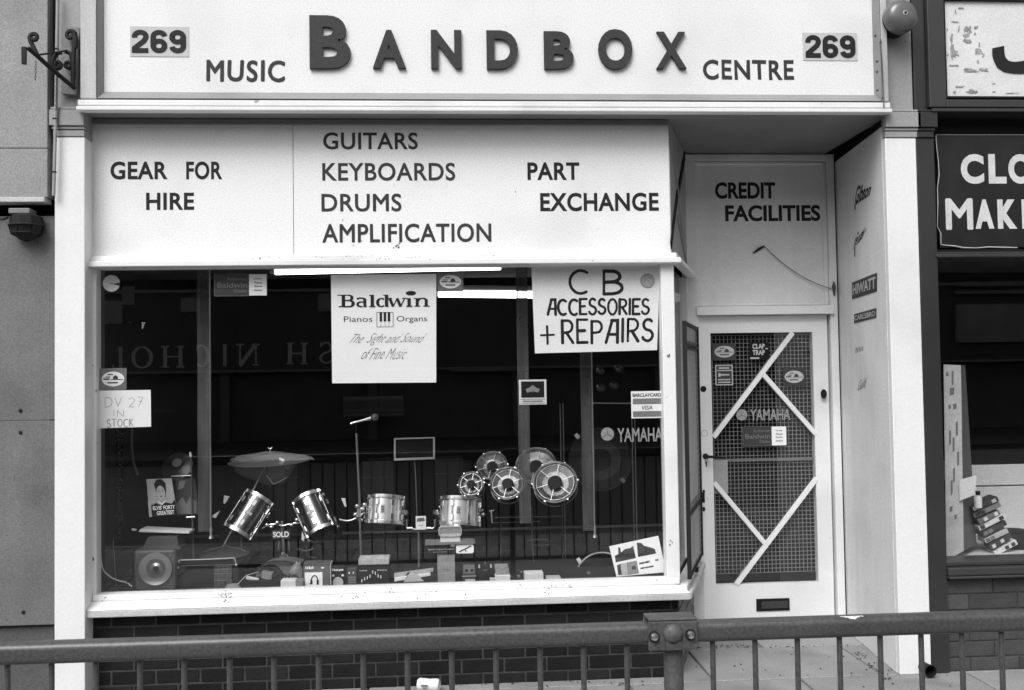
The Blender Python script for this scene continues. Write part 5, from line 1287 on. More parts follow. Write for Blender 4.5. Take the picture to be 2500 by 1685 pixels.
# clamp with card between the bright toms
cl = thing('drum_clamp', 'chrome tom clamp holding a small price card between the two bright tom drums', 'clamp', P(1023, 1298, .7))
for s_, xs_ in ((1, (993,993,1000,1015)), (-1, (1061,1061,1053,1035))):
    mk('clamp_arm', rod([(xs_[0],1268),(xs_[1],1286),(xs_[2],1291),(xs_[3],1293)], .70, .0062), CHROMEB, cl, smooth=60)
m = MB()
for x, y in ((990,1252),(981,1250),(1064,1252),(1074,1256)): m.lathe(P(x,y,.70), (random.uniform(-.6,.6),-1,0), [(0,-.02),(.016,-.018),(.019,0),(.012,.012),(0,.014)], 12)
for x, y in ((1000,1290),(1046,1290)): m.lathe(P(x,y,.69), (1,0,0), [(0,-.018),(.009,-.016),(.010,.016),(0,.018)], 10)
mk('clamp_knob', m, CHROMEB, cl, smooth=50)
mk('clamp_post', MB().tube([P(1022,1298,.71), P(1023,1385,.71)], .006, 10), M('post_grey', .25, .4, metal=.5), cl, smooth=60)
t, q = card('price_card', (1015,1260,1040,1293), .66, PAPER, 'small white price card on the clamp between the bright tom drums', 'card'); patch(t, q, [(.1,.58),(.9,.62),(.85,.88),(.15,.84)], STICKG); patch(t, q, [(.2,.28),(.75,.30),(.75,.34),(.2,.32)], MIDG)
# rototoms
def roto(cx, cy, rx, ry, Y, lab, op=0):
    s = (Y-CAM.y)/F; r = rx*s; c = P(cx, cy, Y)
    tilt = math.acos(min(1, ry/rx)); nrm = Vector((-.16, -1, .0)).normalized(); ax = Vector((-.18, -math.cos(tilt), math.sin(tilt)*.95)).normalized()
    t = thing('rototom', lab, 'drum', c, 'rototoms clustered on one stand')
    m = MB(); m.lathe(c, ax, [(r*.93,-.004),(r*1.0,-.006),(r*1.02,.006),(r*.98,.010),(r*.95,.008),(r*.93,.002)], 44); mk('rim', m, CHROMEB, t, smooth=40)
    m = MB(); m.torus(c-ax*.004, ax, r*.86, .0020, 44, 6); mk('inner_ring', m, HOOPD, t, smooth=50)
    m = MB(); m.lathe(c-ax*.006, ax, [(r*.94,0),(r*.86,-.006),(r*.6,-.016),(r*.3,-.020)], 44); mk('head', m, ROTOH, t)
    m = MB(); m.lathe(c-ax*.002, ax, [(r*.33,0),(0,.001)], 30); mk('centre_spot', m, BLACK, t)
    u = ax.cross(Vector((0,0,1))).normalized(); v = ax.cross(u)
    for k in range(6):
        a = k*math.pi/3+.35; d = u*math.cos(a)+v*math.sin(a); m = MB(); m.bar(c+d*r*.36+ax*.001, c+d*r*.93+ax*.001, .0035, .002, ax); mk('spoke', m, M('spoke_grey', .5, .3, metal=.6) if k == 0 and cx == 1355 else SPK[0], t) if False else mk('spoke', m, SPOKE, t)
    m = MB(); m.torus(c-ax*.045-Vector((0,0,.004)), ax, r*1.0, .003, 44, 6); mk('lower_hoop', m, M('hoop_dark', .12, .3, metal=.6) if False else HOOPD, t, smooth=50)
    for k in range(6):
        a = k*math.pi/3+.1; d = u*math.cos(a)+v*math.sin(a); m = MB(); m.tube([c+d*r*1.02, c+d*r*1.0-ax*.047], .0028, 6); m.lathe(c+d*r*1.03, ax, [(0,-.006),(.005,-.005),(.005,.006),(0,.007)], 8); mk('tension_rod', m, CHROMEB, t, smooth=50)
SPOKE = M('spoke_grey', .4, .3, metal=.3); HOOPD = M('hoop_dark', .25, .3, metal=.7)
roto(1201, 1137, 38, 31, .72, 'rototom at the upper left of the cluster, behind the front three')
roto(1308, 1137, 50, 40, .74, 'rototom at the upper right of the cluster, half behind the grey strip')
roto(1150, 1182, 31, 28, .56, 'smallest rototom, at the lower left of the cluster')
roto(1239, 1180, 43, 36, .56, 'middle front rototom between the smallest and the largest')
roto(1355, 1177, 54, 46, .52, 'largest rototom, at the lower right of the cluster')
rs = thing('rototom_stand', 'thin stand and cross bar carrying the cluster of rototoms', 'stand', P(1298, 1400, .76))
GR = M('stand_mid', .14, .4, metal=.4)
mk('stand_pole', MB().tube([P(1297,1240,.78), P(1300,1330,.78), P(1303,1372,.78)], .004, 8), GR, rs, smooth=60)
mk('cross_bar', MB().tube([P(1208,1264,.78), P(1375,1261,.78)], .0035, 8).tube([P(1200,1277,.80), P(1320,1273,.80)], .0025, 8), GR, rs, smooth=60)
mk('side_rod', MB().tube([P(1199,1246,.70), P(1201,1277,.70)], .005, 8).tube([P(1195,1248,.70), P(1206,1246,.70)], .003, 8), CHROMEB, rs, smooth=60)
# big bass drums
bd = thing('bass_drum', 'large dark bass drum standing behind the right grey strip with bright claws', 'drum', P(1466, 1200, 1.15))
c = P(1466, 1122, 1.1); rb = 76/F*(1.1-CAM.y); ax = Vector((-.05,-1,.02)).normalized()
mk('bass_shell', MB().lathe(c, ax, [(rb*.98,-.2),(rb*.98,0)], 48), BLACK, bd, smooth=40); mk('bass_head', MB().lathe(c, ax, [(rb*.97,.0),(rb*.6,.003),(0,.004)], 48), M('bass_head', .018, .35, .2, 3), bd)
mk('head_ring', MB().lathe(c, ax, [(rb*.66,.004),(rb*.36,.005)], 48), M('bass_ring', .045, .5, .3, 4), bd)
mk('bass_hoop', MB().torus(c, ax, rb*1.0, .0045, 52, 6), M('bass_hoop', .04, .4), bd, smooth=50)
for px, py in ((1409,1065),(1520,1173)): m = MB(); m.obox(P(px, py, 1.05), (.010,0,-.012), (0,.012,0), (.009,0,.008)); mk('claw', m, LIGHTBOX if px < 1450 else MIDG, bd, bevel=.002)
b2 = thing('bass_drum', 'lower dark drum whose pale hoop rises behind the picture card', 'drum', P(1468, 1420, .7))
c = P(1470, 1416, .66); rb = 66/F*(.66-CAM.y)
mk('bass_hoop', MB().torus(c, ax, rb, .005, 52, 8), PAPERG, b2, smooth=50); mk('bass_shell', MB().lathe(c, ax, [(rb*.97,-.12),(rb*.97,0),(0,.002)], 48), BLACK, b2, smooth=40)
m = MB(); m.obox(P(1414,1369,.62), (.008,0,-.013), (0,.012,0), (.009,0,.006)); mk('claw', m, LIGHTBOX, b2, bevel=.002)
for i, (px, py, r_) in enumerate(((1411,901,16),(1401,942,13),(1368,948,14),(1512,905,16),(1512,945,15))):
    if i >= 4: continue
    c = P(px+100 if i == 0 else px+98, py, 1.3) if i < 3 else P(1466, 906, 1.3)
    o = mk('glass_globe', MB().lathe(c-Vector((0,0,.032)), (0,0,1), [(0,0),(.02,.005),(.036,.02),(.036,.044),(.02,.06),(0,.064)], 20), M('globe_dark', .05, .15, spec=.8), smooth=60); tag(o, ['dim round knob high behind the BARCLAYCARD sticker', 'dim round knob below the highest one', 'dim round knob at the lower left of the group', 'dim round knob at the upper left of the group'][i], 'knob', 'dim round knobs above the card sticker')

# left end of the display
cu = thing('beaded_curtain', 'narrow strip of dark cloth with glittering beads at the left end of the window', 'curtain', P(278, 1325, .5))
x0, x1, z0, z1 = ext(256, 1050, 302, 1320, .5); m = MB(); nn = 14; vs = []
for i in range(nn+1): x = x0+(x1-x0)*i/nn; yy = .5+.012*math.sin(i*1.7); vs += [(x, yy, z0), (x, yy, z1)]
m.add(vs, [(2*i, 2*i+2, 2*i+3, 2*i+1) for i in range(nn)]); mk('cloth', m, CURT, cu, smooth=60)
m = MB(); rn_ = random.Random(5)
for _ in range(150):
    x = rn_.uniform(x0, x1); z = z0+(z1-z0)*rn_.random(); s_ = rn_.uniform(.0012, .0032); m.obox((x, .484, z), (s_,0,s_*.5), (0,s_,0), (-s_*.5,0,s_))
mk('beads', m, CHROMEB, cu, kind='stuff')
o = pipe_px([(258,1050),(262,1130),(268,1220),(276,1320),(284,1430)], .44, .0022, M('thread', .35, .5), 'pale_line'); tag(o, 'thin pale line hanging in front of the beaded curtain', 'line')
o = pipe_px([(241,1275),(243,1330),(250,1385),(268,1408),(290,1418),(308,1422),(322,1432)], [.22,.22,.24,.26,.28,.3,.3], .0042, CABLE, 'white_cable'); tag(o, 'white cable curving down the left corner of the window', 'cable')
# leaning dark panel and faint shapes at left
sg = thing('saxophone_neck', 'curved dark instrument body with a bright edge behind the DV 27 card', 'instrument', P(330, 1150, .6))
mk('horn_curve', MB().tube(smooth_path([P(x, y, .62) for x, y in ((322,1045),(321,1090),(326,1130),(336,1160))]), [.008]*16, 8), M('dull_brass', .12, .35, metal=.5), sg, smooth=60)
# record sleeves
def sleeve(pts, Y, mat, lab):
    t, q = card('record_sleeve', pts, Y, mat, lab, 'record', t=.004, group='record sleeves on display'); return t, q
t, q = sleeve([(365,1262),(434,1257),(419,1168),(358,1170)], .45, M('sleeve_print', .40, .5, .15, 15), 'record sleeve with a dark haired head and the words FORTY GREATEST')
patch(t, q, [(0,.42),(.12,.30),(.28,.36),(.45,.3),(.62,.36),(.85,.32),(1,.42),(1.0,0),(.06,0)], BLACK, off=.0052)
patch(t, q, [(.32,.70),(.28,.86),(.40,.98),(.60,.99),(.74,.88),(.72,.68),(.66,.5),(.36,.5)], BLACK, 'hair', off=.0054)
patch(t, q, ell(.51,.62,.165,.20,20), FACEM, 'face', off=.0066); patch(t, q, [(.34,.44),(.5,.33),(.68,.44),(.62,.36),(.5,.29),(.4,.36)], PAPER, 'collar', off=.0064)
m = MB()
for u, v, a, b in ((.44,.66,.03,.012),(.58,.66,.03,.012),(.51,.53,.05,.012),(.44,.70,.04,.008),(.58,.70,.04,.008)): m.poly([q(u+a*math.cos(k), v+b*math.sin(k), .0076) for k in (0,1,2,3,4,5)], -q.n*.0004)
mk('face_print', m, BLACK, t)
tx(t, q, "ELVIS' FORTY", .16, .17, .96, .28, mat=PAPER, bold=.03, off=.0066); tx(t, q, 'GREATEST', .28, .03, .90, .14, mat=PAPER, bold=.03, off=.0066)
m = MB(); q.sub(.0,0,.10,.42).slab(m, .002, .0052); mk('sleeve_side', m, PAPERG, t)
t, q = sleeve([(425,1258),(486,1255),(476,1168),(430,1170)], .52, M('sleeve_dark', .05, .5, .2, 10), 'dark record sleeve with a faint grey figure behind the one with a head')
patch(t, q, [(.1,.02),(.05,.3),(.35,.5),(.5,.3),(.7,.5),(.95,.35),(.9,.02)], MIDG, off=.0052); patch(t, q, [(.2,.95),(.1,.7),(.4,.75),(.5,.95)], MIDG, off=.0052)
o = mk('cymbal_disc', MB().lathe(P(432,1138,.8), (-.1,-1,.6), [(0,.012),(.02,.01),(.04,.002),(.09,-.004),(.0905,-.006)], 36), M('disc_dark', .04, .3, metal=.3), smooth=50); tag(o, 'dark disc with a pale label behind the record sleeves', 'disc')
m = MB(); m.lathe(P(432,1130,.775), (-.1,-1,.6), [(.028,0),(0,.002)], 24); mk('disc_label', m, STICKG, o)
o = mk('shelf_edge', MB().tube([P(418,1163,.7), P(468,1161,.7)], .003, 6), RODM, smooth=50); tag(o, 'short bright bar under the dark disc', 'bar')
ps = thing('drumstick_stand', 'thin grey upright stand with a small bright tip by the record sleeves', 'stand', P(470, 1365, .5))
mk('stand_pole', MB().tube([P(466,1110,.5), P(469,1250,.5), P(473,1368,.5)], .005, 8), M('stand_slim', .09, .4), ps, smooth=60)
mk('tip', MB().tube([P(464,1104,.5), P(466,1115,.5)], [.006,.008], 8), LIGHTBOX, ps, smooth=60); mk('tee', MB().tube([P(455,1263,.48), P(476,1262,.48)], .005, 8), CHROMEB, ps, smooth=60)
# small amplifier stack at left
sp_ = thing('loudspeaker', 'grey square loudspeaker with a round metal cone at the left end of the window', 'loudspeaker', P(378, 1435, .33))
x0, x1, z0, z1 = ext(327, 1343, 428, 1440, .33); mk('speaker_box', MB().box(x0, x1, .33, .50, ZF, z1), SPEAKG, sp_, bevel=.012)
c = P(380, 1389, .326); rr = (x1-x0)*.41
m = MB(); m.lathe(c, (0,-1,0), [(rr,.001),(rr*.97,.007),(rr*.86,.004),(rr*.45,-.012+.004),(rr*.3,-.002),(rr*.16,.006),(rr*.12,-.002),(0,-.003)], 44); m.f = m.f; mk('cone', m, ALU, sp_, smooth=50)
mk('cone_hole', MB().lathe(c+Vector((.004,-.0065,.002)), (0,-1,0), [(rr*.17,0),(0,.001)], 24), BLACK, sp_)
m = MB()
for u in (.12,.88):
    for v in (.14,.86): m.lathe(Vector((x0+(x1-x0)*u, .33, c.z+(v-.5)*(x1-x0)*.92)), (0,-1,0), [(.004,0),(.003,.003),(0,.003)], 8)
mk('screw', m, CHROMEB, sp_)
o = mk('white_tray_lid', MB().hexa([P(338,1299,.4), P(462,1303,.4), P(462,1300,.4)+Vector((0,0,.004)), P(342,1292,.4)], [P(338,1299,.4)+Vector((0,.12,.0)), P(462,1303,.4)+Vector((0,.12,.0)), P(462,1300,.4)+Vector((0,.12,.004)), P(342,1292,.4)+Vector((0,.12,0))]), LIGHTBOX, bevel=.001); tag(o, 'thin white lid lying level above the folded cloth', 'lid')
o = mk('lid_cap', MB().tube([P(322,1293,.4), P(333,1294,.4)], .006, 8), LIGHTBOX, smooth=50); tag(o, 'small white cap just left of the thin white lid', 'cap')
m = MB(); m.hexa([P(350,1334,.37), P(436,1334,.37), P(432,1310,.37), P(360,1312,.37)], [P(350,1334,.37)+Vector((0,.14,0)), P(436,1334,.37)+Vector((0,.14,0)), P(432,1310,.37)+Vector((0,.14,0)), P(360,1312,.37)+Vector((0,.14,0))]); m.hexa([P(345,1341,.36), P(440,1341,.36), P(438,1335,.36), P(350,1335,.36)], [P(345,1341,.36)+Vector((0,.15,0)), P(440,1341,.36)+Vector((0,.15,0)), P(438,1335,.36)+Vector((0,.15,0)), P(350,1335,.36)+Vector((0,.15,0))])
m.box(*(lambda e: (e[0], e[1], .38, .49, ZF+.0+ (z1-ZF), e[2]))(ext(352, 1336, 434, 1343, .38)))
o = mk('folded_cloth', m, M('cloth_grey', .07, .8, .15, 20), bevel=.004); tag(o, 'folded grey cloths stacked on top of the loudspeaker', 'cloth')
am = thing('amplifier', 'low black guitar amplifier with a carrying bar beside the loudspeaker', 'amplifier', P(512, 1435, .38))
x0, x1, z0, z1 = ext(434, 1378, 583, 1440, .38); mk('amp_box', MB().box(x0, x1, .38, .60, ZF, z1), TOLEX, am, bevel=.006)
mk('handle_bar', MB().tube(smooth_path([P(x, y, .37) for x, y in ((438,1374),(440,1368),(500,1366),(560,1363),(572,1364),(576,1376))], 4), .003, 8), PAPERG, am, smooth=60)
x0, x1, z0, z1 = ext(522, 1380, 566, 1438, .37); mk('amp_panel', MB().box(x0, x1, .374, .379, ZF, z1), GRILLE, am); m = MB()
for v in (.3, .6, .8): m.box(x0+.004, x1-.004, .371, .3735, ZF+(z1-ZF)*v, ZF+(z1-ZF)*v+.0025)
for u in (.25,.5,.75): m.box(x0+(x1-x0)*u, x0+(x1-x0)*u+.0015, .3712, .3734, ZF+.01, z1-.005)
mk('panel_lines', m, MIDG, am)
m = MB()
for x, y in ((435,1386),(577,1379)): m.lathe(P(x,y,.375), (0,-1,0), [(0,.008),(.006,.006),(.006,-.002)], 10)
mk('corner_stud', m, PAPERG, am, smooth=50)
x0, x1, z0, z1 = ext(475, 1334, 600, 1352, .6); o = mk('cymbal_small', MB().lathe(P(548,1345,.6), (0,-.1,1), [(0,.012),(.02,.01),(.08,-.004),(.14,-.012),(.14,-.014),(0,.008)], 40), M('cym_dim', .12, .35, metal=.6), smooth=50); tag(o, 'dim cymbal lying flat behind the black amplifier', 'cymbal')
o = mk('tangled_cord', MB().tube(smooth_path([P(x, y, .3) for x, y in ((305,1432),(306,1418),(315,1412),(322,1418),(316,1430),(308,1414),(312,1398),(320,1390),(318,1402))]), .003, 6), BLACK, smooth=60); tag(o, 'dark cord loops lying left of the loudspeaker', 'cord')
o = mk('grey_cloth', MB().lathe(P(570,1432,.27), (0,0,1), [(.045,-.02),(.042,.0),(.03,.012),(0,.016)], 20), M('cloth_pale', .2, .8, .2, 20), smooth=60); tag(o, 'small grey cloth on the display edge in front of the amplifier', 'cloth')
# tray heap: drum with straps and small things
hp = thing('snare_drum', 'shallow drum with bowed straps lying behind the small boxes', 'drum', P(680, 1415, .5))
def q9p(x, y, Y): return P(*q9(x, y), Y)
mk('drum_body', MB().add([q9p(x, y, .42) for x, y in ((440,1330),(480,1230),(560,1190),(660,1170),(760,1172),(850,1195),(868,1260),(868,1340))]+[q9p(x, y, .42)+Vector((0,.15,0)) for x, y in ((440,1330),(480,1230),(560,1190),(660,1170),(760,1172),(850,1195),(868,1260),(868,1340))], [(0,1,2,3,4,5,6,7),(15,14,13,12,11,10,9,8)]+[(i,i+8,(i+1)%8+8,(i+1)%8) for i in range(8)]), M('drum_satin', .17, .4, .1, 8, metal=.3), hp)
for pts in ([(500,1195),(560,1180),(640,1168),(740,1172),(820,1190)], [(470,1240),(560,1222),(640,1250),(690,1300)], [(450,1255),(540,1240),(620,1262),(670,1310)], [(470,1225),(590,1205),(660,1235),(705,1300)]):
    mk('strap', MB().tube(smooth_path([q9p(x, y, .405) for x, y in pts]), .0042, 6), IRON, hp, smooth=60)
tr = thing('open_tray', 'dark open tray holding cables and a small grey box at the front of the window', 'tray', q9p(500, 1400, .3))
mk('tray_front', MB().hexa([q9p(290,1400,.26), q9p(675,1392,.26), q9p(675,1345,.26), q9p(330,1345,.26)], [p+Vector((0,.12,0)) for p in (q9p(290,1400,.26), q9p(675,1392,.26), q9p(675,1345,.26), q9p(330,1345,.26))]), BLACK, tr, bevel=.003)
mk('tray_flap', MB().tube([q9p(295,1370,.26), q9p(370,1295,.28), q9p(480,1262,.33)], .002, 6), PAPERG, tr)
mk('small_box', MB().hexa([q9p(500,1322,.30), q9p(590,1345,.30), q9p(605,1275,.30), q9p(505,1260,.30)], [p+Vector((0,.05,0)) for p in (q9p(500,1322,.30), q9p(590,1345,.30), q9p(605,1275,.30), q9p(505,1260,.30))]), MIDG, tr, bevel=.003)
mk('torch', MB().tube([q9p(370,1315,.29), q9p(420,1325,.29), q9p(480,1330,.29)], [.012,.011,.007], 12), M('pale_tube', .5, .4), tr, smooth=50)
m = MB(); rn_ = random.Random(9)
for _ in range(7): x = rn_.uniform(610, 860); m.tube(smooth_path([q9p(x, 1330, .32), q9p(x+rn_.uniform(-30,30), 1290, .32), q9p(x+rn_.uniform(-60,60), 1320, .3)]), .003, 6)
mk('cables', m, IRON, tr, smooth=60)
fb = thing('crumpled_bag', 'crumpled clear bag beside the headphone box', 'bag', q9p(820, 1330, .34)); m = MB(); pts = [(750,1270),(790,1200),(825,1165),(850,1190),(870,1240),(860,1300),(800,1300)]; m.add([q9p(x, y, .33+random.uniform(-.01,.01)) for x, y in pts]+[q9p(820,1240,.30)], [(i,(i+1)%7,7) for i in range(7)]); mk('bag_film', m, PLASTIC, fb)
m = MB(); m.tube([q9p(x, y, .325) for x, y in ((790,1260),(822,1170),(850,1185),(826,1240))], .0015, 5); mk('bag_crease', m, PAPERG, fb)
def boxp(name, px, Y, dep, mat, lab, cat='box', bev=.003, rest=True, group=None):
    x0, x1, z0, z1 = ext(*px, Y); t = thing(name, lab, cat, ((x0+x1)/2, Y+dep/2, ZF if rest else z0), group)
    mk('box_body', MB().box(x0, x1, Y, Y+dep, ZF+.0005 if rest else z0, z1), mat, t, bevel=bev)
    return t, Quad((x0,Y,z0),(x1,Y,z0),(x1,Y,z1),(x0,Y,z1))
boxp('white_box', (685,1417,722,1440), .235, .07, LIGHTBOX, 'small white box at the front left of the headphone box'); boxp('grey_box', (722,1417,740,1440), .237, .07, MIDG, 'small grey box wedged beside the headphone box')
t, q = boxp('headphone_box', (741,1375,805,1433), .27, .09, M('box_grey', .10, .5, .05, 8), 'grey box with a white panel showing headphones')
patch(t, q, [(.05,.0),(.72,.0),(.72,.62),(.05,.62)], PAPER, 'white_panel', .001)
m = MB(); stroke(m, [(x, y) for x, y in arc(.42,.28,.12,.20,0,180,14)], q, .045, off=.003, asp=64/56.); m.poly([q(u,v,.0035) for u,v in ((.26,.12),(.26,.3),(.34,.3),(.34,.12))], -q.n*.0004); m.poly([q(u,v,.0035) for u,v in ((.50,.10),(.50,.3),(.58,.3),(.58,.10))], -q.n*.0004); stroke(m, [(.22,.13),(.28,.17),(.30,.22)], q, .03, off=.0042, asp=1.15); mk('headphone_print', m, BLACK, t)
marks(t, q, .08, .74, .40, .88, 5, PAPER); patch(t, q, [(.66,.8),(.72,.84),(.82,.8),(.72,.76)], PAPER)
mk('box_side', MB().box(q(1,0).x+.001, q(1,0).x+.006, .275, .36, ZF+.001, q(0,1).z-.004), PAPERG, t)
t, q = boxp('effects_pedal', (808,1382,842,1428), .30, .06, BLACK, 'black pedal box with a round grey disc and white print', 'pedal')
marks(t, q, .08, .72, .92, .86, 7, PAPER); patch(t, q, ell(.5,.12,.38,.3,20), PAPERG, 'disc', .001); patch(t, q, ell(.16,.5,.09,.06,12), PAPER, 'knob', .001); patch(t, q, ell(.84,.5,.09,.06,12), PAPER, 'knob', .001)
t, q = boxp('effects_pedal', (848,1388,871,1426), .30, .06, STICKD, 'small dark pedal with lined panel right of the one with a grey disc', 'pedal')
for v in (.38,.22,.06): patch(t, q, [(.12,v),(.9,v),(.9,v+.09),(.12,v+.09)], MIDG, 'line', .001)
for u in (.2,.65): patch(t, q, ell(u,.72,.09,.06,12), PAPER, 'knob', .001)
t, q = boxp('mixer_box', (873,1382,951,1426), .32, .12, BLACK, 'black box with a row of white slider marks under a pale lid', 'box')
marks(t, q, .06, .72, .30, .80, 7, PAPERG); marks(t, q, .62, .72, .92, .80, 8, PAPERG)
for i, v in enumerate((.12,.22,.27,.36,.58,.52,.36,.30)): patch(t, q, [(.12+i*.085,v),(.145+i*.085,v),(.145+i*.085,v+.17),(.12+i*.085,v+.17)], PAPER, 'slider_mark', .001)
t, q = boxp('pale_carton', (875,1364,950,1379), .30, .12, M('carton_pale', .42, .7, .15, 60), 'shallow pale carton lying on the black box with slider marks', rest=False)
m = MB(); xx = q(.3,1); 
for u, r_ in ((.3,.02),(.75,.026)): m.lathe(q(u,1)+Vector((0,.05,-.004)), (0,0,1), [(r_,0),(r_*.9,.006),(r_*.3,.009),(0,.009)], 14)
mk('carton_fill', m, PAPERG, t, smooth=60)
# leaning tubes
for i, (pts, mt, lab) in enumerate((([(962,1412),(1058,1396),(1058,1389),(962,1402)], M('tube_grey', .34, .6, .2, 30), 'upper striped strap pack lying slanted left of the tall grey box'), ([(963,1421),(1052,1406),(1050,1399),(963,1412)], LIGHTBOX, 'lower pale strap pack lying slanted left of the tall grey box'))):
    f_ = [P(x, y, .28-.02*i) for x, y in pts]; o = mk('strap_pack', MB().hexa(f_, [p+Vector((0,.04,0)) for p in f_]), mt, bevel=.003); tag(o, lab, 'pack')
    m = MB(); a = f_[0]+(f_[1]-f_[0])*.28; b = f_[3]+(f_[2]-f_[3])*.34; c2 = f_[3]+(f_[2]-f_[3])*.40; d2 = f_[0]+(f_[1]-f_[0])*.35; m.hexa([p+Vector((0,-.0015,0)) for p in (a, d2, c2, b)], [p+Vector((0,.003,0)) for p in (a, d2, c2, b)]); mk('pack_band', m, STICKD, o)
f_ = [P(x, y, .25) for x, y in ((985,1422),(1035,1420),(1020,1404),(1003,1398))]; o = mk('paper_pack', MB().hexa(f_, [p+Vector((0,.02,0)) for p in f_]), PAPERG, bevel=.002); tag(o, 'small grey paper pack leaning on the slanted strap packs', 'pack')
# tall grey box with wide box on top
t, q = boxp('tall_carton', (1068,1353,1111,1421), .33, .10, GREYBOX, 'tall plain grey carton standing upright in front of the drums'); marks(t, q, .2, .43, .62, .49, 5, MIDG)
t, q = boxp('microphone_box', (1041,1329,1160,1352), .32, .12, BLACK, 'wide black microphone box with a white picture panel on the tall grey carton', rest=False)
patch(t, q, [(.61,.06),(.66,.0),(.94,.0),(.97,.1),(.97,.84),(.94,.92),(.64,.92),(.61,.84)], PAPER, 'white_panel', .001); m = MB(); stroke(m, [(.67,.18),(.92,.78)], q, .12, .12, off=.003, asp=5); stroke(m, [(.80,.48),(.81,.15)], q, .08, .08, off=.0035, asp=5); mk('picture', m, BLACK, t)
tx(t, q, 'Electret Condenser Microphone', .04, .38, .57, .58, mat=PAPERG, bold=.01, off=.001); marks(t, q, .14, .16, .42, .26, 9, MIDG); patch(t, q, [(.5,.76),(.58,.76),(.58,.94),(.5,.94)], PAPERG, off=.001)
x0, x1, z0, z1 = ext(1038, 1325, 1160, 1330, .31); mk('box_lid', MB().box(x0, x1, .31, .44, z0, z1), STICKG, t)
t, q = boxp('clear_case', (1075,1308,1124,1328), .34, .08, LIGHTBOX, 'white based case with a rounded clear cover on top of the microphone box', 'case', rest=False)
x0, x1, z0, z1 = ext(1072, 1286, 1126, 1309, .34); m = MB(); m.tube([((x0+x1)/2,.335,(z0+z1)/2), ((x0+x1)/2,.44,(z0+z1)/2)], 0.001, 3)
m = MB(); rr = .008; cx, cz, hx, hz = (x0+x1)/2, (z0+z1)/2, (x1-x0)/2, (z1-z0)/2; pr = []
for sx, sz, a0 in ((1,1,0),(-1,1,90),(-1,-1,180),(1,-1,270)):
    for k in range(5): a = R_(a0+k*22.5); pr.append((cx+sx*(hx-.014)+.014*math.cos(a), cz+sz*(hz-.014)+.014*math.sin(a)))
m.tube([Vector((x, .335, z)) for x, z in pr+[pr[0]]], .0035, 6); mk('cover_rim', m, PAPERG, t, smooth=60)
m = MB(); m.poly([Vector((x, .338, z)) for x, z in pr], Vector((0,.09,0))); mk('clear_cover', m, PLASTIC, t)
# small boxes to the right
t, q = boxp('cassette_pack', (1130,1378,1160,1422), .34, .05, STICKD, 'dark cassette pack with two spools right of the tall grey carton', 'cassette')
patch(t, q, [(.05,.5),(.95,.5),(.95,.98),(.05,.98)], STICKG, 'shell_print', .001); patch(t, q, ell(.3,.66,.12,.08,14), BLACK, 'spool', .002); patch(t, q, ell(.75,.66,.12,.08,14), BLACK, 'spool', .002); patch(t, q, [(.2,.0),(.98,.0),(.98,.18),(.2,.18)], PAPERG, 'label', .001); patch(t, q, [(-.1,.33),(1.1,.33),(1.1,.37),(-.1,.37)], PAPERG, 'ledge', .001)
t, q = boxp('black_case', (1166,1378,1202,1422), .36, .08, BLACK, 'black case with bright corners next to the cassette pack', 'case')
for u in (.05,.86): patch(t, q, [(u,.8),(u+.12,.8),(u+.12,1.0),(u,1.0)], PAPERG, 'corner', .001)
patch(t, q, [(.4,.66),(.65,.66),(.65,.7),(.4,.7)], MIDG, 'badge', .001); m = MB(); m.lathe(q(.52,1,0)+Vector((0,.02,0)), (0,0,1), [(.006,0),(.005,.008),(0,.009)], 10); mk('knob', m, CHROMEB, t, smooth=50)
t, q = boxp('display_block', (1209,1405,1246,1425), .28, .06, LIGHTBOX, 'white based display block with a clear sleeve near the right of the window', 'display')
f_ = [P(x, y, .30) for x, y in ((1211,1405),(1244,1405),(1240,1378),(1207,1379))]; mk('clear_sleeve', MB().hexa(f_, [p+Vector((0,.03,0)) for p in f_]), M('sleeve_grey', .26, .4, .3, 60), t, bevel=.002)
boxp('white_box', (1281,1399,1327,1425), .30, .08, LIGHTBOX, 'plain white box near the foot of the rototom stand'); boxp('pale_slab', (1335,1411,1370,1425), .30, .08, PAPERG, 'low pale slab just right of the plain white box'); boxp('grey_wedge', (1196,1413,1209,1425), .27, .04, PAPERG, 'tiny pale wedge left of the display block')
m = MB(); rn_ = random.Random(4)
for i in range(26): x = rn_.choice([rn_.uniform(1275,1330), rn_.uniform(1335,1500), rn_.uniform(1245,1280)]); p = P(x, rn_.uniform(1396, 1418), rn_.uniform(.35,.6)); s_ = rn_.uniform(.003,.008); m.obox(p, (s_,0,s_*.3), (0,s_,0), (-s_*.3,0,s_*.7))
o = mk('small_parts', m, MIDG, kind='stuff'); o['label'] = 'loose drum fittings scattered on the display floor by the white box'
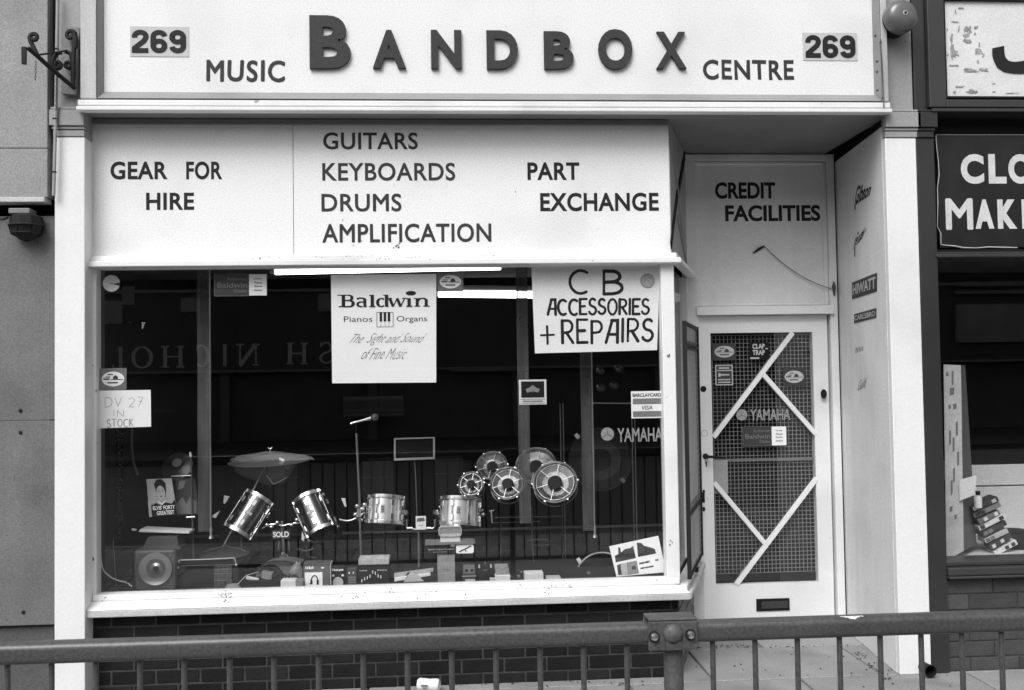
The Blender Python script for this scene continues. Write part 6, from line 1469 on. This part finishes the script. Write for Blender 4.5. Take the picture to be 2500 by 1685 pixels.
# picture card
t, q = card('picture_card', [(1505,1408),(1626,1397),(1607,1308),(1487,1334)], .215, PAPER, 'white card with three dark photographs leaning in the lower right corner of the window', 'card', t=.002)
DKP = M('photo_dark', .045, .5, .25, 60); MDP = M('photo_mid', .25, .5, .2, 40)
def zp(x, y):   # zoom 5 pixels -> uv of q through the world
    p = P(1350+x/3.6475, 1050+y/3.6475, .215); best = None
    # invert the quad numerically
    u = v = .5
    for _ in range(12):
        w0 = q(u, v); du = q(u+.01, v)-w0; dv = q(u, v+.01)-w0; d = p-w0; det = du.x*dv.z-du.z*dv.x
        u += .01*(d.x*dv.z-d.z*dv.x)/det; v += .01*(du.x*d.z-du.z*d.x)/det
    return u, v
for pts, mt in (([(558,1178),(550,1120),(582,1105),(580,1040),(598,1050),(605,1090),(640,1060),(690,1050),(712,1030),(738,1140)], DKP), ([(757,1130),(745,1003),(785,1005),(810,1030),(870,1045),(905,1058),(918,1098)], DKP), ([(580,1290),(570,1205),(600,1190),(612,1290)], DKP), ([(612,1290),(600,1190),(650,1182),(662,1290)], PAPERG), ([(664,1290),(652,1180),(745,1162),(765,1275)], MDP), ([(705,1245),(700,1215),(735,1208),(740,1240)], DKP)):
    pq = [zp(*p) for p in pts]; patch(t, q, pq, mt, 'photograph', .0028+.0003*(mt is DKP))
a = [zp(*p) for p in ((768,1195),(880,1165),(880,1150),(765,1180))]; 
for pp_, n_ in ((((768,1198),(865,1178),(862,1160),(766,1182)), 8), (((912,1168),(940,1162),(938,1146),(908,1152)), 3), (((780,1240),(900,1218),(897,1203),(778,1225)), 9)):
    c4 = [q(*zp(*p)) for p in pp_]; qq = Quad(*c4); qq.n = q.n; marks(t, qq, 0, 0, 1, 1, n_, INK, .003)
    c4 = [q(*zp(*p)) for p in pp_]; qq = Quad(*c4); qq.n = q.n; m = MB(); text(m, body, qq, bold=.03, off=.003); mk('lettering', m, INK, t)

# notice on the angled side pane, and the holder hardware between the toms
m = MB(); a, b, c, d = spx(1646,738,-.02), spx(1661,736,-.02), spx(1661,718,-.02), spx(1646,714,-.02)
m.hexa([a, b, c, d], [p-snor*.002 for p in (a, b, c, d)]); o = mk('side_notice', m, NUMCARD); tag(o, 'small white notice inside the top of the angled side pane', 'notice')
hw = thing('drum_holder', 'chrome double holder between the leaning tom drum and the left level one', 'holder', P(878, 1262, .7))
mk('holder_arm', rod([(828,1268),(848,1272),(868,1266),(892,1250)], .71, .006), CHROMEB, hw, smooth=60)
m = MB()
rk = random.Random(8)
for x, y in ((872,1236),(884,1243),(868,1256),(880,1270),(893,1262),(890,1232)): m.lathe(P(x,y,.69), (rk.uniform(-1,1),-1,rk.uniform(-.6,.6)), [(0,-.012),(.012,-.010),(.014,.006),(.007,.014),(0,.015)], 10)
mk('holder_knob', m, CHROMEB, hw, smooth=50)
hw = thing('drum_holder', 'chrome holder parts on the right side of the tom drum under the smallest rototom', 'holder', P(1180, 1262, .7))
mk('holder_arm', rod([(1150,1256),(1168,1250),(1180,1244)], .69, .006), CHROMEB, hw, smooth=60)
m = MB()
for x, y in ((1163,1262),(1172,1236),(1180,1256),(1168,1274)): m.lathe(P(x,y,.68), (rk.uniform(-1,1),-1,rk.uniform(-.6,.6)), [(0,-.012),(.010,-.010),(.012,.006),(.006,.012),(0,.013)], 10)
mk('holder_knob', m, CHROMEB, hw, smooth=50)
# more hardware in the dim part of the display
GRD = M('hardware_dim', .10, .4, metal=.5)
for pts, Y, lab in (([(725,1340),(745,1345),(765,1340)], .8, 'dim pedal plate behind the SOLD tag'), ([(748,1335),(752,1358),(772,1362)], .85, 'dim chrome bracket low behind the second tom drum'), ([(940,1300),(941,1365)], .9, 'thin dim stand under the left level tom drum'), ([(1222,1280),(1224,1400)], .9, 'thin dim stand below the middle rototom'), ([(1288,1320),(1330,1318),(1346,1326),(1325,1332),(1290,1330)], .9, 'dim curved pad lying behind the white box')):
    o = mk('hardware', MB().tube(smooth_path([P(x, y, Y) for x, y in pts]), .006, 8), GRD, smooth=60); tag(o, lab, 'hardware')
for k, (x0, y0, x1, y1, Y, lab) in enumerate(((655,1128,730,1162,2.2,'dim equipment case in the depth of the shop left of the microphone'), (838,968,985,1014,3.2,'dim back wall rack of small cards in the depth of the shop'), (1060,1120,1130,1180,2.4,'dim equipment case in the depth of the shop left of the rototoms'), (885,1126,960,1185,2.0,'dim equipment case behind the music stand stem'), (380,1010,470,1060,2.4,'dim slanted case behind the left grey strip'))):
    x0, x1, z0, z1 = ext(x0, y0, x1, y1, Y); t = thing('equipment_case', lab, 'case', ((x0+x1)/2, Y, 0), 'dim cases in the depth of the shop')
    mk('case_body', MB().box(x0, x1, Y, Y+.3, 0 if k != 1 else z0, z1), M('case_dim', .05, .6) if k == 0 else bpy.data.materials['case_dim'], t, bevel=.006)
    mk('case_edge', MB().box(x0, x1, Y-.006, Y-.001, z1-.012, z1).box(x0, x1, Y-.006, Y-.001, z1-.12, z1-.11), GRD, t)
